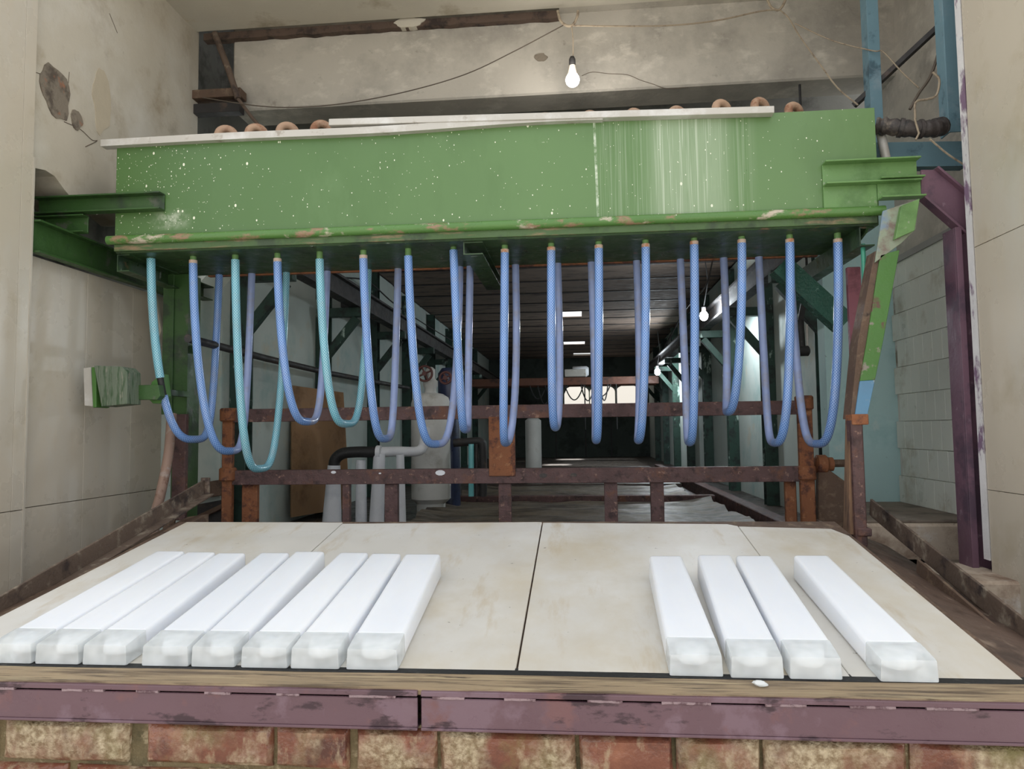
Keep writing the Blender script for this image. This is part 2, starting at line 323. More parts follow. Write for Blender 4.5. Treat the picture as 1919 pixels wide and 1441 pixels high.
def solo(name, g, m, label, cat, group=None, bevel=0, smooth=False):
    o = part(name, g, m, None, bevel, smooth); o['label'] = label; o['category'] = cat
    if group: o['group'] = group
    return o
def struct(name, g, m, label, bevel=0, smooth=False):
    o = part(name, g, m, None, bevel, smooth); o['kind'] = 'structure'; o['label'] = label; o['category'] = name.split('_')[0]; return o
def inst(name, me, parent, loc, scale=(1, 1, 1), rot=(0, 0, 0)):
    o = bpy.data.objects.new(name, me); COL.objects.link(o); o.parent = parent
    o.location = V3(loc)-V3(parent['_loc']); o.scale = scale; o.rotation_euler = rot; return o
def sag(p, q, drop, n=16):
    p = V3(p); q = V3(q); return [p.lerp(q, i/n)+V3((0, 0, -drop*4*(i/n)*(1-i/n))) for i in range(n+1)]
def spline(pts, n=8):
    P = [V3(p) for p in pts]; P = [P[0]*2-P[1]]+P+[P[-1]*2-P[-2]]; out = []
    for i in range(1, len(P)-2):
        a, b, c, d = P[i-1:i+3]
        for k in range(n):
            t = k/n; out.append(.5*((2*b)+(c-a)*t+(2*a-5*b+4*c-d)*t*t+(3*b-a-3*c+d)*t**3))
    out.append(P[-2]); return out
def Cs(w, h, t): return [(0, 0), (w, 0), (w, t), (t, t), (t, h-t), (w, h-t), (w, h), (0, h)]           # channel, back at x=0
def Ls(w, h, t): return [(0, 0), (w, 0), (w, t), (t, t), (t, h), (0, h)]
def Is(w, h, t): return [(-w/2,-h/2),(w/2,-h/2),(w/2,-h/2+t),(t/2,-h/2+t),(t/2,h/2-t),(w/2,h/2-t),(w/2,h/2),(-w/2,h/2),(-w/2,h/2-t),(-t/2,h/2-t),(-t/2,-h/2+t),(-w/2,-h/2+t)]
ORD = ['first', 'second', 'third', 'fourth', 'fifth', 'sixth', 'seventh', 'eighth', 'ninth', 'tenth', 'eleventh', 'twelfth', 'thirteenth', 'fourteenth', 'fifteenth', 'sixteenth']

# ================================================================== THE SETTING
XL, XR = -2.70, 2.10                     # side walls of the bay
HL, HR, HZ, HC, HE = -2.30, 1.78, .80, 3.34, 18.5   # hall: left, right, deck, ceiling, end
struct('floor', G().box(-9, 9, -14, 3.4, -.1, 0), m_ground, 'unseen concrete yard in front of the brick plinth, pale to bounce light')  # out of view, lightened to bounce sunlight up into the bay
struct('floor_bay', G().box(XL-.3, XR+.3, 2.05, 5.2, .45, .62), m_mudfloor, 'wet brown floor of the bay under the slide')
fh = struct('floor_hall', G().box(HL-.1, HR+.1, 3.75, HE+.2, .6, HZ), m_deck, 'dark wet deck of the freezing hall')
# near left pier
wn = struct('wall_left_near', G().box(-3.25, -2.672, 2.75, 3.25, 0, 5.2), m_groutd, 'cream tiled pier at the left edge')
for (z0, z1) in ((0, 1.148), (1.152, 5.2)):
    for (y0, y1) in ((2.75, 3.178), (3.180, 3.25)):
        part('tile', G().box(-2.674, -2.66, y0, y1, z0, z1), m_tile, wn, .0008)
part('edge_strip', G().box(-2.70, -2.658, 3.25, 3.262, .6, 2.88), MM('pale_edge', (192, 184, 170), rough=.6), wn)
# lower left wall, big cream panels
wl = struct('wall_left_lower', G().box(-3.0, -2.712, 3.25, 4.46, .5, 2.40), m_groutd, 'large cream wall panels beside the slide')
for (z0, z1) in ((.5, 1.150), (1.154, 2.40)):
    for (y0, y1) in ((3.262, 3.72), (3.7225, 4.13), (4.1325, 4.455)):
        part('panel', G().box(-2.714, XL, y0, y1, z0, z1), m_tile, wl, .0008)
# upper left plaster wall with broken lower edge
g = G(); low = []
N = 24
for i in range(N+1):
    y = 3.25+(4.84-3.25)*i/N
    low.append((y, 2.85+.05*mnoise.noise(V3((y*6, 0, 3)))-.10*(1-min(1, abs(y-3.75)/.35))))
pts = [(XL, 3.25, 5.2)]+[(XL, y, z) for y, z in low]+[(XL, 4.84, 5.2)]
g.poly(pts, (-.35, 0, 0))
wu = struct('wall_left_upper', g, m_plaster, 'stained cream plaster wall at upper left')
def blotch(cy, cz, ry, rz, seed, x, n=22, th=.008):
    pts = []
    for i in range(n):
        a = 2*math.pi*i/n; k = 1+.38*mnoise.noise(V3((math.cos(a)*1.6, math.sin(a)*1.6, seed)))
        pts.append((x, cy+ry*k*math.cos(a), cz+rz*k*math.sin(a)))
    return G().poly(pts, (-th, 0, 0))
m_expo = MM('exposed_render', (128, 118, 104), [((90, 80, 70), 8, .5, .6), ((150, 104, 80), 10, .6, .68)], rough=.95, bump=.8, bscale=30)
part('broken_plaster', blotch(3.43, 3.30, .115, .13, 1.5, XL+.004), m_expo, wu, label='patch of broken plaster showing grey render')
part('broken_plaster', blotch(3.60, 3.22, .05, .05, 5.5, XL+.005), m_expo, wu)
m_scar = MM('plaster_repair', (184, 172, 150), rough=.95, bump=.3)
part('plaster_repair', blotch(3.80, 3.42, .075, .19, 9.5, XL+.003), m_scar, wu)
m_crack = MM('crack_brown', (96, 84, 72), rough=1)  # dark brown tone for the crack lines
def crack(pts, w, par):
    part('crack', G().tube(spline(pts, 5), w, 5), m_crack, par)
crack([aX(x, y, XL+.001) for x, y in ((120, 228), (150, 242), (172, 262), (182, 264), (160, 275))], .0022, wu)
crack([aX(x, y, XL+.001) for x, y in ((65, 135), (85, 142), (108, 156))], .0018, wu)
crack([aX(x, y, XL+.001) for x, y in ((130, 135), (124, 195))], .0015, wu)
crack([aX(x, y, XL+.001) for x, y in ((205, 25), (220, 62))], .0018, wu)
# pocket behind the bracket
struct('wall_left_pocket', G().box(-3.12, -3.0, 3.25, 5.9, .5, 5.2), m_concdark, 'dark pocket behind the green bracket')
# near right wall
wr = struct('wall_right_near', G().box(1.812, 2.6, 2.55, 3.40, 0, 5.2), m_groutd, 'cream tiled wall at the right edge')
for (z0, z1) in ((0, 1.21), (1.213, 2.30), (2.303, 5.2)):
    for (y0, y1) in ((2.55, 2.93), (2.932, 3.40)):
        part('tile', G().box(1.80, 1.814, y0, y1, z0, z1), m_tile, wr, .0008)
m_edge = MM('flaking_white_purple', (222, 220, 220), [((128, 104, 128), 9, .52, .6, (1, 1, .5)), ((150, 160, 176), 6, .62, .7)], rough=.8, bump=.4)
g = G(); n = 30
for i in range(n):
    z0 = .9+(4.3)*i/n; z1 = .9+4.3*(i+1)/n
g.poly([(1.795, 3.40, .9)]+[(1.795+.0, 3.40, 5.2), (1.86, 3.44, 5.2), (1.86, 3.44, .9)], (0.0, .05, 0))
part('flaking_edge', g, m_edge, wr, label='flaking white and purple paint along the wall edge')
# right inner wall with small tiles
wt = struct('wall_right_tiled', G().box(XR+.012, XR+.3, 3.42, 5.0, .6, 2.60), m_grout, 'grey tiled inner wall at right')
tw, thh = .118, .176
TM = data('tile', G().box(-.012, 0, -tw/2+.0012, tw/2-.0012, -thh/2+.0012, thh/2-.0012), m_tilew, .0015)
r = 0; z = 1.0+thh/2
while z < 2.52:
    y = 4.98-tw/2-(tw/2 if r % 2 else 0)
    while y > 3.55:
        inst('tile', TM, wt, (XR+random.uniform(0, .0015), y, z)); y -= tw
    z += thh; r += 1
struct('wall_right_upper', G().box(XR+.05, XR+.4, 3.42, 5.2, 2.60, 5.2), m_beam, 'grey plaster wall at upper right')
part('coping', G().box(XR-.02, XR+.05, 3.5, 5.0, 2.56, 2.60), m_concdark, bpy.data.objects['wall_right_upper'])
# teal return wall between bay and hall
struct('wall_teal_return', G().box(1.66, XR+.35, 5.0, 5.14, .6, 3.4), m_teal, 'teal painted return wall by the tiled corner')
# ceiling strip and deep cross beam
struct('ceiling', G().box(-3.25, 2.6, 3.6, 4.80, 4.40, 4.62), m_ceil, 'pale plastered ceiling in front of the cross beam')
wb = struct('wall_cross_beam', G().box(-2.46, 2.6, 4.88, 5.16, 3.835, 4.62), m_beam, 'deep mottled concrete cross beam', .012)
struct('ceiling_sunblock', G().box(-3.3, 2.7, 3.45, 5.95, 5.2, 5.36), m_ceil, 'unseen flat roof slab added to keep the sun off the bay')  # out of view, added to block the sun from the bay
# broken dark joint between ceiling and beam
g = G(); n = 60; up = []; dn = []
x0, x1 = -2.66, aY(1048, 20, 4.86).x
for i in range(n+1):
    x = x0+(x1-x0)*i/n; up.append((x, 4.83, 4.402)); dn.append((x, 4.83, 4.35+.014*mnoise.noise(V3((x*9, 1, 0)))))
g.poly(up+dn[::-1], (0, .06, 0))
struct('trim_1', g, MM('bare_brown_joint', (92, 76, 66), [((60, 50, 46), 9, .5, .62)], rough=.95, bump=.7), 'dark broken joint under the ceiling edge')
struct('trim_2', G().box(x1, 2.4, 4.80, 4.88, 4.405, 4.46), m_beam, 'grey plaster joint above the bulb')
def flake(cx, cz, rx, rz, seed, y, th, mtl, name, n=18):
    pts = []
    for i in range(n):
        a = 2*math.pi*i/n; k = 1+.35*mnoise.noise(V3((math.cos(a)*1.7, math.sin(a)*1.7, seed)))
        pts.append((cx+rx*k*math.cos(a), y, cz+rz*k*math.sin(a)))
    return part(name, G().poly(pts, (0, th, 0)), mtl, wb)
p = aY(768, 42, 4.83); flake(p.x, p.z, .10, .035, 2.2, 4.822, .05, m_ceil, 'plaster_flake')
p = aY(1013, 108, 4.88); flake(p.x, p.z, .045, .03, 4.2, 4.874, .01, m_expo, 'plaster_chip')
crack_pts = [aY(x, y, 4.879) for x, y in ((1090, 142), (1110, 135), (1140, 138), (1175, 140), (1200, 150), (1225, 158), (1250, 166), (1290, 164))]
part('crack', G().tube(spline(crack_pts, 5), .0022, 5), m_crack, wb)
# hall shell
struct('wall_hall_bulkhead', G().box(-3.25, 2.6, 5.75, 5.9, HC, 5.2), m_concdark, 'grey bulkhead wall above the hall ceiling')
struct('wall_hall_left', G().poly([(HL, 4.46, .6), (HL, HE, .6), (HL, HE, HC+.1), (HL, 5.75, HC+.1), (HL, 4.46, 2.45)], (-.2, 0, 0)), m_hallwall, 'pale peeling left wall of the hall')
struct('wall_hall_left_side', G().box(-3.1, HL-.2, 4.456, 5.9, .6, 2.45), m_hallwall, 'pale wall corner behind the left post')
struct('wall_hall_right', G().box(HR, HR+.2, 5.14, HE, .6, HC+.1), m_hallwall, 'pale peeling right wall of the hall')
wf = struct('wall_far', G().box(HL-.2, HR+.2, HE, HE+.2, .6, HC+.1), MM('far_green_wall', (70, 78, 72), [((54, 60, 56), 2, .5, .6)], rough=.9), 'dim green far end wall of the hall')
m_palefar = glow('daylit_cream_pane', (1, .93, .82, 1), .62)
for px0, px1 in ((1058, 1103), (1106, 1152), (1155, 1198)):
    a = aY(px0, 760, HE-.02); b = aY(px1, 722, HE-.02); w = (b.x-a.x)/2; cx = (a.x+b.x)/2
    zt = 2.46; pts = [(a.x, HE-.03, 2.10), (b.x, HE-.03, 2.10)]+[(cx+w*math.cos(t), HE-.03, zt+.16*math.sin(t)) for t in [math.pi*k/10 for k in range(11)]]
    part('window_pane', G().poly(pts, (0, .028, 0)), m_palefar, wf, label='bright arched window high on the far wall')
for x in (-.6, .15, .8): part('panel_joint', G().box(x, x+.03, HE-.02, HE, .8, 1.7), m_dark, wf)
ch = struct('ceiling_hall', G().box(HL-.2, HR+.2, 5.9, HE, HC+.16, HC+.2), m_dark, 'upper boards of the hall ceiling')
bpy.data.objects.remove(ch)
ch = struct('ceiling_hall', G().box(HL-.2, HL+.02, 5.75, HE+.2, HC, HC+.12), m_dark, 'brown boarded hall ceiling with light slots')
part('edge_beam', G().box(HR-.02, HR+.2, 5.75, HE+.2, HC, HC+.12), m_dark, ch)
PS = .77
PM = data('board', G().box(HL, HR, 0, PS-.03, 0, .02), m_hallceil, .006)
slots = {7: (aY(1040, 582, 11.3).x, aY(1090, 582, 11.3).x), 12: (aY(1056, 640, 15.1).x, aY(1096, 640, 15.1).x), 15: (-.1, .4)}
k = 0; y = 5.75
while y < HE:
    if k in slots:
        s0, s1 = slots[k]
        part('board', G().box(HL, s0, y, y+PS-.03, HC, HC+.02), m_hallceil, ch, .006); part('board', G().box(s1, HR, y, y+PS-.03, HC, HC+.02), m_hallceil, ch, .006)
        part('board', G().box(s0, s1, y+.66, y+PS-.03, HC, HC+.02), m_hallceil, ch, .006)
    else: inst('board', PM, ch, (0, y, HC))
    part('purlin', G().box(HL, HR, y+PS-.035, y+PS+.005, HC-.010, HC+.004), m_dark, ch, .004)
    if k not in slots: part('roof_cover', G().box(HL-.1, HR+.1, y+PS-.04, y+PS+.01, HC+.005, HC+.03), m_dark, ch)
    k += 1; y += PS

# ================================================================== BRICK PLINTH, CHANNEL, PLANK
PF = 1.892
wp = struct('wall_front', G().box(-2.66, 1.85, PF+.02, 2.12, 0, .732), m_mortar, 'wet brick plinth under the maroon channel')
def brick_mesh(seed, w=.345, h=.102, d=.07):
    g = G(); nx, nz = 7, 3
    def P(u, v):
        e = min(u, 1-u)*w; f = min(v, 1-v)*h; k = min(1, min(e, f)/.012)
        x = (u-.5)*w; z = (v-.5)*h
        nz_ = mnoise.noise(V3((x*9, z*16, seed)))
        rx = .005*mnoise.noise(V3((seed*3, z*30, 1))) if u in (0, 1) else 0
        rz = .005*mnoise.noise(V3((x*25, seed*5, 2))) if v in (0, 1) else 0
        return (x+rx, (-.012*k+.012)*1-.010*nz_*k, z+rz)
    us = [0, .035, .25, .5, .75, .965, 1]; vs = [0, .12, .5, .88, 1]
    idx = {}
    for j, v in enumerate(vs):
        for i, u in enumerate(us): idx[i, j] = len(g.v); g.v.append(V3(P(u, v)))
    for j in range(len(vs)-1):
        for i in range(len(us)-1): g.f.append((idx[i, j], idx[i+1, j], idx[i+1, j+1], idx[i, j+1]))
    # sides going back into the mortar
    ring = [idx[i, 0] for i in range(len(us))]+[idx[len(us)-1, j] for j in range(1, len(vs))]+[idx[i, len(vs)-1] for i in range(len(us)-2, -1, -1)]+[idx[0, j] for j in range(len(vs)-2, 0, -1)]
    o = len(g.v)
    for q in ring: g.v.append(g.v[q]+V3((0, d, 0)))
    n = len(ring)
    for i in range(n): g.f.append((ring[i], o+i, o+(i+1) % n, ring[(i+1) % n]))
    return data('brick', g, m_brick, smooth=True)
BM = [brick_mesh(s*3.7+1) for s in range(6)]
row_px = [[(-130, -12), (4, 238), (272, 508), (516, 652), (668, 818), (824, 1078), (1086, 1260), (1268, 1425), (1432, 1700), (1708, 1960)]]
for (a, b) in row_px[0]:
    xa = aY(a, 1400, PF).x; xb = aY(b, 1400, PF).x
    o = inst('brick', random.choice(BM), wp, ((xa+xb)/2, PF, .672), ((xb-xa)/.345, 1, random.uniform(.97, 1.04)), (0, random.uniform(-.01, .01), 0))
for r_ in range(1, 5):
    x = -2.5-(.19 if r_ % 2 else 0)
    while x < 1.8:
        inst('brick', random.choice(BM), wp, (x, PF+random.uniform(-.004, .004), .672-.115*r_), (1.0, 1, random.uniform(.95, 1.02)), (0, random.uniform(-.01, .01), 0)); x += .372
# maroon channel in two lengths
YC = 1.880
zt = .830
def channel(x0, x1, label):
    t = thing('steel_channel', label, 'channel', ((x0+x1)/2, YC, .731), 'maroon channels along the plinth')
    part('top_plate', G().box(x0, x1, YC-.004, YC+.05, zt-.013, zt), m_purple, t, .0015)
    fp_ = part('face_plate', G().box(x0, x1, YC, YC+.008, .737, zt-.018), m_purple, t, .002)
    part('lower_flange', G().box(x0, x1, YC-.004, YC+.06, .731, .738), m_purple, t, .0015)
    x = x0+.03
    while x < x1-.1:
        w = random.uniform(.06, .13); g = G()
        nn = 8
        g.tube([(x+w*i/nn, YC+.001, zt-.016+.001*random.random()) for i in range(nn+1)], [.005+.0012*random.random() for _ in range(nn+1)], 6)
        part('weld_bead', g, m_weld, fp_, smooth=True); x += w+random.uniform(.07, .14)
xj = aY(785, 1330, YC).x
channel(-2.3, xj-.004, 'mottled maroon steel channel above the bricks, left length')
channel(xj+.006, 1.79, 'plain maroon steel channel above the bricks, right length')
# plank
g = G(); nx = 60
x0, x1 = -2.3, 1.79
def PL(u, v):
    x = x0+(x1-x0)*u
    y = YC+.008+(1.986-YC-.008)*v
    z = .8345+.004*v+.0025*mnoise.noise(V3((x*3, y*22, 0)))
    if v == 0: y += .006*mnoise.noise(V3((x*7, 3, 0)))
    return (x, y, z)
g.grid(PL, nx, 6)
o = len(g.v); n6 = nx+1
for i in range(n6): g.v.append(g.v[i]+V3((0, 0, -.016)))
for i in range(nx): g.f.append((i, o+i, o+i+1, i+1))
solo('wooden_plank', g, m_wood, 'long weathered plank on the maroon channel before the ice', 'plank', smooth=True)
# slide: sloping sheets
SL = .165; C0 = .5092
def sz(y): return C0+SL*y
ang = math.atan(SL)
def sheet(pts, th=.012, lift=0.):
    return G().poly([(x, y, sz(y)+lift-th) for x, y in pts], (0, -SL*th, th))
# rubber edge strip, torn
g = G(); n = 160; fr = []; bk = []
for i in range(n+1):
    x = -2.3+4.0*i/n; e = .0045*mnoise.noise(V3((x*22, 0, 5)))+.003*mnoise.noise(V3((x*60, 0, 7)))
    fr.append((x, 1.9865+e*.7, .826)); bk.append((x, 2.03, .830))
g.poly(fr+bk[::-1], (0, 0, .0135))
# supporting tray under the sheets
tr = thing('ice_slide', 'pale sloping slide of four worn white sheets', 'slide', (-.4, 2.7, .62))
part('frame', G().hexa([(-1.99, 2.0, .70), (1.16, 2.0, .70), (1.16, 3.46, .70), (-1.99, 3.46, .70), (-1.99, 2.0, sz(2.0)-.0155), (1.16, 2.0, sz(2.0)-.0155), (1.16, 3.46, sz(3.46)-.0155), (-1.99, 3.46, sz(3.46)-.0155)]), m_rustb, tr, label='brown scaled steel frame under the sheets')
yb = 3.40
part('sheet', sheet([(-1.98, 1.99), (-1.135, 1.99), (-1.135, yb), (-1.925, yb+.01)]), m_sheet, tr, .002)
part('sheet', sheet([(-1.131, 1.99), (-.186, 1.99), (-.181, yb+.005), (-1.131, yb-.02)]), m_sheet, tr, .002)
part('sheet', sheet([(-.180, 1.99), (.70, 1.99), (.70, yb-.06), (.66, yb-.03), (-.175, yb-.005)]), m_sheet, tr, .002)
part('sheet', sheet([(.702, 1.99), (1.13, 1.99), (1.13, 3.2), (1.09, 3.30), (.702, 3.335)]), m_sheet, tr, .002)
part('rubber_edge', g, m_black, tr, label='torn black rubber strip along the front edge')
# ================================================================== ICE
def ice(bl, br, fl, fr_, yb_, yf, label):
    h0, h1 = .062, .090; ym = yf+.085
    lerp = lambda a, b, y: a+(b-a)*(y-yf)/(yb_-yf)
    def ring(y, ins=0., dz=0., lift=.0015):
        l, r_, h = lerp(fl, bl, y), lerp(fr_, br, y), lerp(h0, h1, y)
        return [(l+ins, y, sz(y)+lift+ins*.4), (r_-ins, y, sz(y)+lift+ins*.4), (r_-ins-.003, y, sz(y)+h-dz), (l+ins+.003, y, sz(y)+h-dz)]
    def loft(rs):
        g = G(); n = len(rs)
        for q in rs: g.v += [V3(p) for p in q]
        for k in range(n-1):
            for j in range(4): g.f.append((k*4+j, k*4+(j+1) % 4, k*4+4+(j+1) % 4, k*4+4+j))
        g.f.append((3, 2, 1, 0)); e = (n-1)*4; g.f.append((e, e+1, e+2, e+3)); return g
    c = ((fl+bl+fr_+br)/4, (yf+yb_)/2, sz((yf+yb_)/2))
    t = thing('ice_block', label, 'ice block', c, 'long ice blocks on the slide')
    part('milky_body', loft([ring(ym), ring(yb_)]), m_ice, t, .013, True, seg=3)
    part('milky_core', loft([ring(yf+.022, .052, .024), ring(yf+.05, .034, .014), ring(ym+.02, .016, .005)]), m_ice, t, .008, True)
    part('clear_end', loft([ring(yf, .002, .002), ring(ym+.008)]), m_clear, t, .006, True, label='glassy clear end of the block', seg=2)
ICE = [(-1.66,-1.535,-1.73,-1.592, 2.72, 1.997, 'ice block nearest the cream left wall, cut off by the picture edge'),
 (-1.53,-1.405,-1.586,-1.446, 2.71, 1.997, 'second ice block from the left wall'),
 (-1.40,-1.28,-1.44,-1.30, 2.70, 1.997, 'third ice block from the left wall, just before a narrow gap'),
 (-1.23,-1.108,-1.26,-1.115, 2.705, 1.997, 'fourth ice block from the left wall, right of a narrow gap'),
 (-1.10,-.975,-1.112,-.978, 2.72, 1.997, 'fifth ice block from the left wall'),
 (-.92,-.80,-.965,-.824, 2.71, 1.997, 'sixth ice block from the left wall, third from the bare middle of the slide'),
 (-.793,-.672,-.82,-.675, 2.70, 1.997, 'seventh ice block from the left wall, beside the last of the left group'),
 (-.663,-.521,-.66,-.508, 2.695, 1.997, 'rightmost ice block of the left group, beside the bare middle of the slide'),
 (.242,.365,.226,.372, 2.685, 1.995, 'leftmost ice block of the right group, standing a little apart'),
 (.416,.541,.385,.527, 2.695, 1.99, 'ice block of the right group touching its neighbour, the left one of the touching pair'),
 (.550,.679,.536,.675, 2.69, 1.99, 'ice block of the right group touching its neighbour, the right one of the touching pair'),
 (.752,.880,.762,.912, 2.695, 1.985, 'rightmost ice block, alone at the right end of the slide')]
for a in ICE: ice(*a)
p = aY(1425, 1283, 1.94); g = G()
bmx = bmesh.new(); bmesh.ops.create_icosphere(bmx, subdivisions=2, radius=.012)
for v in bmx.verts: v.co *= 1+.5*mnoise.noise(v.co*90); v.co.x *= 1.6; v.co.z *= .6
g.add([v.co+V3((p.x, 1.94, .846)) for v in bmx.verts], [tuple(q.index for q in f.verts) for f in bmx.faces]); bmx.free()
solo('ice_chip', g, m_clear, 'small clear ice chip fallen on the wooden plank', 'ice chip', smooth=True)

# ================================================================== GREEN WATER TANK
TX0, TX1, TY0, TY1, TZ0, TZ1 = -2.43, 1.455, 3.55, 4.12, 2.525, 3.04
tk = thing('water_tank', 'long green steel water tank hung above the slide, with paint splashes and white runs', 'tank', ((TX0+TX1)/2, (TY0+TY1)/2, 2.42))
g = G(); w = .006
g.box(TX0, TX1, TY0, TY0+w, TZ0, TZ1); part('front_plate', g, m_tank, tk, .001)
part('back_plate', G().box(TX0, TX1, TY1-w, TY1, TZ0, TZ1), m_green, tk)
part('end_plate', G().box(TX0, TX0+w, TY0+w, TY1-w, TZ0, TZ1), m_green, tk); part('end_plate', G().box(TX1-w, TX1, TY0+w, TY1-w, TZ0, TZ1), m_green, tk)
part('bottom_tray', G().box(TX0, TX1, TY0+.008, TY1+.02, 2.462, TZ0), m_under, tk, .004, label='dark scuffed underside of the tank')
g = G(); n = 40
g.tube([(TX0-.03+(TX1+.02-TX0+.03)*i/n, TY0-.012, 2.528+.002*mnoise.noise(V3((i*.4, 0, 0)))) for i in range(n+1)], .024, 12)
part('rounded_lip', g, m_lip, tk, smooth=True, label='scuffed rounded lip along the lower front edge')
part('tray_flange', G().box(TX0+.0, TX1-.01, TY0-.006, TY0+.008, 2.470, 2.508), MM('grimy_green_flange', (70, 96, 54), [((132, 112, 84), 8, .54, .64, (.4, 1, 3)), ((52, 70, 44), 5, .5, .62)], rough=.5, bump=.3), tk, .002)
part('rust_bar', G().box(TX0+.2, TX1-.1, TY1+.02, TY1+.05, 2.456, 2.474), m_rusto, tk, .002)
# grey strips along the rim
xa = aY(190, 270, TY0-.03).x; xb = aY(1130, 240, TY0-.03).x
g = G(); n = 24
for i in range(n):
    u0, u1 = i/n, (i+1)/n; f = lambda u: .010*math.sin(u*9)*u-.004
    g.bar((xa+(xb-xa)*u0, TY0-.012, TZ1+.012+f(u0)), (xa+(xb-xa)*u1, TY0-.012, TZ1+.012+f(u1)), .05, .036)
part('rim_strip', g, m_alu, tk, label='dull grey metal strip along the tank rim')
a = aY(618, 241, TY0-.02); b = aY(1448, 217, TY0-.02)
solo('metal_batten', G().bar((a.x, TY0-.012, 3.096), (b.x, TY0-.03, 3.034), .05, .034), m_alu, 'loose pale metal batten lying along the top of the tank', 'batten', bevel=.002)
# brackets, left
def chan(name, p, q, w_, h_, t_, mt, par, up=(0, 0, 1), label=None): return part(name, G().sect(p, q, Cs(w_, h_, t_), up), mt, par, .0015, label=label)
a = aY(85, 395, 3.49); b = aY(297, 390, 3.49)
chan('left_bracket', (-2.86, TY0-.002, 2.675), (b.x, TY0-.002, 2.675), .055, .092, .008, m_green, tk, (0, 0, 1))
chan('left_bracket_lower', (-2.86, TY0-.002, 2.57), (aY(155, 420, 3.5).x, TY0-.002, 2.57), .05, .095, .008, m_green, tk)
# brackets, right
xr0 = aY(1548, 350, 3.5).x; xr1 = aY(1727, 340, 3.5).x; xm = aY(1650, 360, 3.5).x
chan('right_bracket', (xr0, TY0-.002, 2.655), (xr1, TY0-.002, 2.655), .06, .115, .008, m_greenl, tk)
part('right_bracket_plate', G().box(xr0, xm, TY0-.012, TY0, 2.55, 2.66), m_greenl, tk, .001)
chan('right_bracket_lower', (xm, TY0-.012, 2.575), (xr1+.01, TY0-.012, 2.575), .06, .10, .008, m_greenl, tk)
# cross channel under the middle, gussets under the ends
xc = -.52
part('under_channel', G().sect((xc, TY0+.03, 2.395), (xc, 4.52, 2.395), [(x-.05, y) for x, y in Cs(.10, .066, .006)], (0, 0, 1)), m_under, tk)
part('under_channel', G().sect((TX0-.005, TY0+.03, 2.37), (TX0-.005, 4.6, 2.37), Cs(.07, .092, .006)), m_under, tk)
part('under_channel', G().sect((TX1-.085, TY0+.03, 2.37), (TX1-.085, 4.6, 2.37), Cs(.07, .092, .006)), m_under, tk)
g = G().poly([(TX1-.05, TY0+.02, 2.465), (TX1-.05, TY0+.42, 2.465), (TX1-.05, TY0+.40, 2.36), (TX1-.05, TY0+.06, 2.44)], (.012, 0, 0)); part('gusset', g, m_green, tk)
# pipe stubs, front and back, with tape collars; hooked vent pipes over the rim
FPX = [283, 362, 441, 520, 599, 681, 765, 850, 946, 1033, 1122, 1210, 1301, 1390, 1480, 1570]
FPY = [485, 494, 487, 491, 486, 485, 480, 469, 474, 470, 466, 464, 459, 456, 455, 455]
BPX = [411, 472, 537, 613, 690, 746, 862, 881, 966, 1045, 1108, 1193, 1275, 1356, 1422, 1480]
YF, YB = 3.68, 4.13
LOW = [(365, 830), (432, 852), (488, 885), (577, 797), (650, 801), (722, 829), (818, 839), (873, 812), (948, 837), (1041, 808), (1117, 832), (1196, 832), (1292, 836), (1364, 779), (1452, 837), (1530, 839)]
teal = {0, 2, 4}
m_goose = MM('dusty_pipe', (172, 142, 118), [((138, 96, 72), 10, .52, .64)], rough=.85, bump=.3)
GOOSE = [427, 483, 541, 605, 800, 880, 960, 1025, 1108, 1190, 1270, 1353, 1425, 1488]
hoses = []
for i in range(16):
    A = aY(FPX[i], FPY[i], YF); B = aY(BPX[i], 508-.026*(BPX[i]-411), YB)
    stub = part('outlet_stub', G().tube([(A.x, YF, 2.466), (A.x, YF, A.z-.02)], .0165, 12), m_greenl, tk, smooth=True)
    if i not in (0, 2, 4, 6, 7): part('tape_collar', G().tube([(A.x, YF, A.z+.018), (A.x, YF, A.z-.004)], .0215, 12), m_collar, stub, smooth=True)
    part('rear_stub', G().tube([(B.x, YB, 2.466), (B.x, YB, B.z-.02)], .018, 12), m_rusto, tk, smooth=True)
    hoses.append((A, B))
for k, px in enumerate(GOOSE):
    pr = 17 if k < 4 else (16 if k > 10 else 8)
    rimz = (TZ1+.03-1.5)/(TY0-.012)*(TY0+.26)+1.5 + pr*(TY0+.26)/1350.-.022
    if px > 1448: rimz -= .035
    q = aY(px, 240, TY0+.26); z0 = TZ1-.06; R_ = .036
    pts = [(q.x-R_, TY0+.22, z0), (q.x-R_, TY0+.22, rimz-R_)]+[(q.x-R_*math.cos(t), TY0+.22+.06*t/math.pi, rimz-R_+R_*math.sin(t)) for t in [math.pi*k2/10 for k2 in range(1, 10)]]+[(q.x+R_, TY0+.28, rimz-R_), (q.x+R_, TY0+.28, z0)]
    part('vent_pipe', G().tube(pts, .022, 10), m_goose, tk, smooth=True)
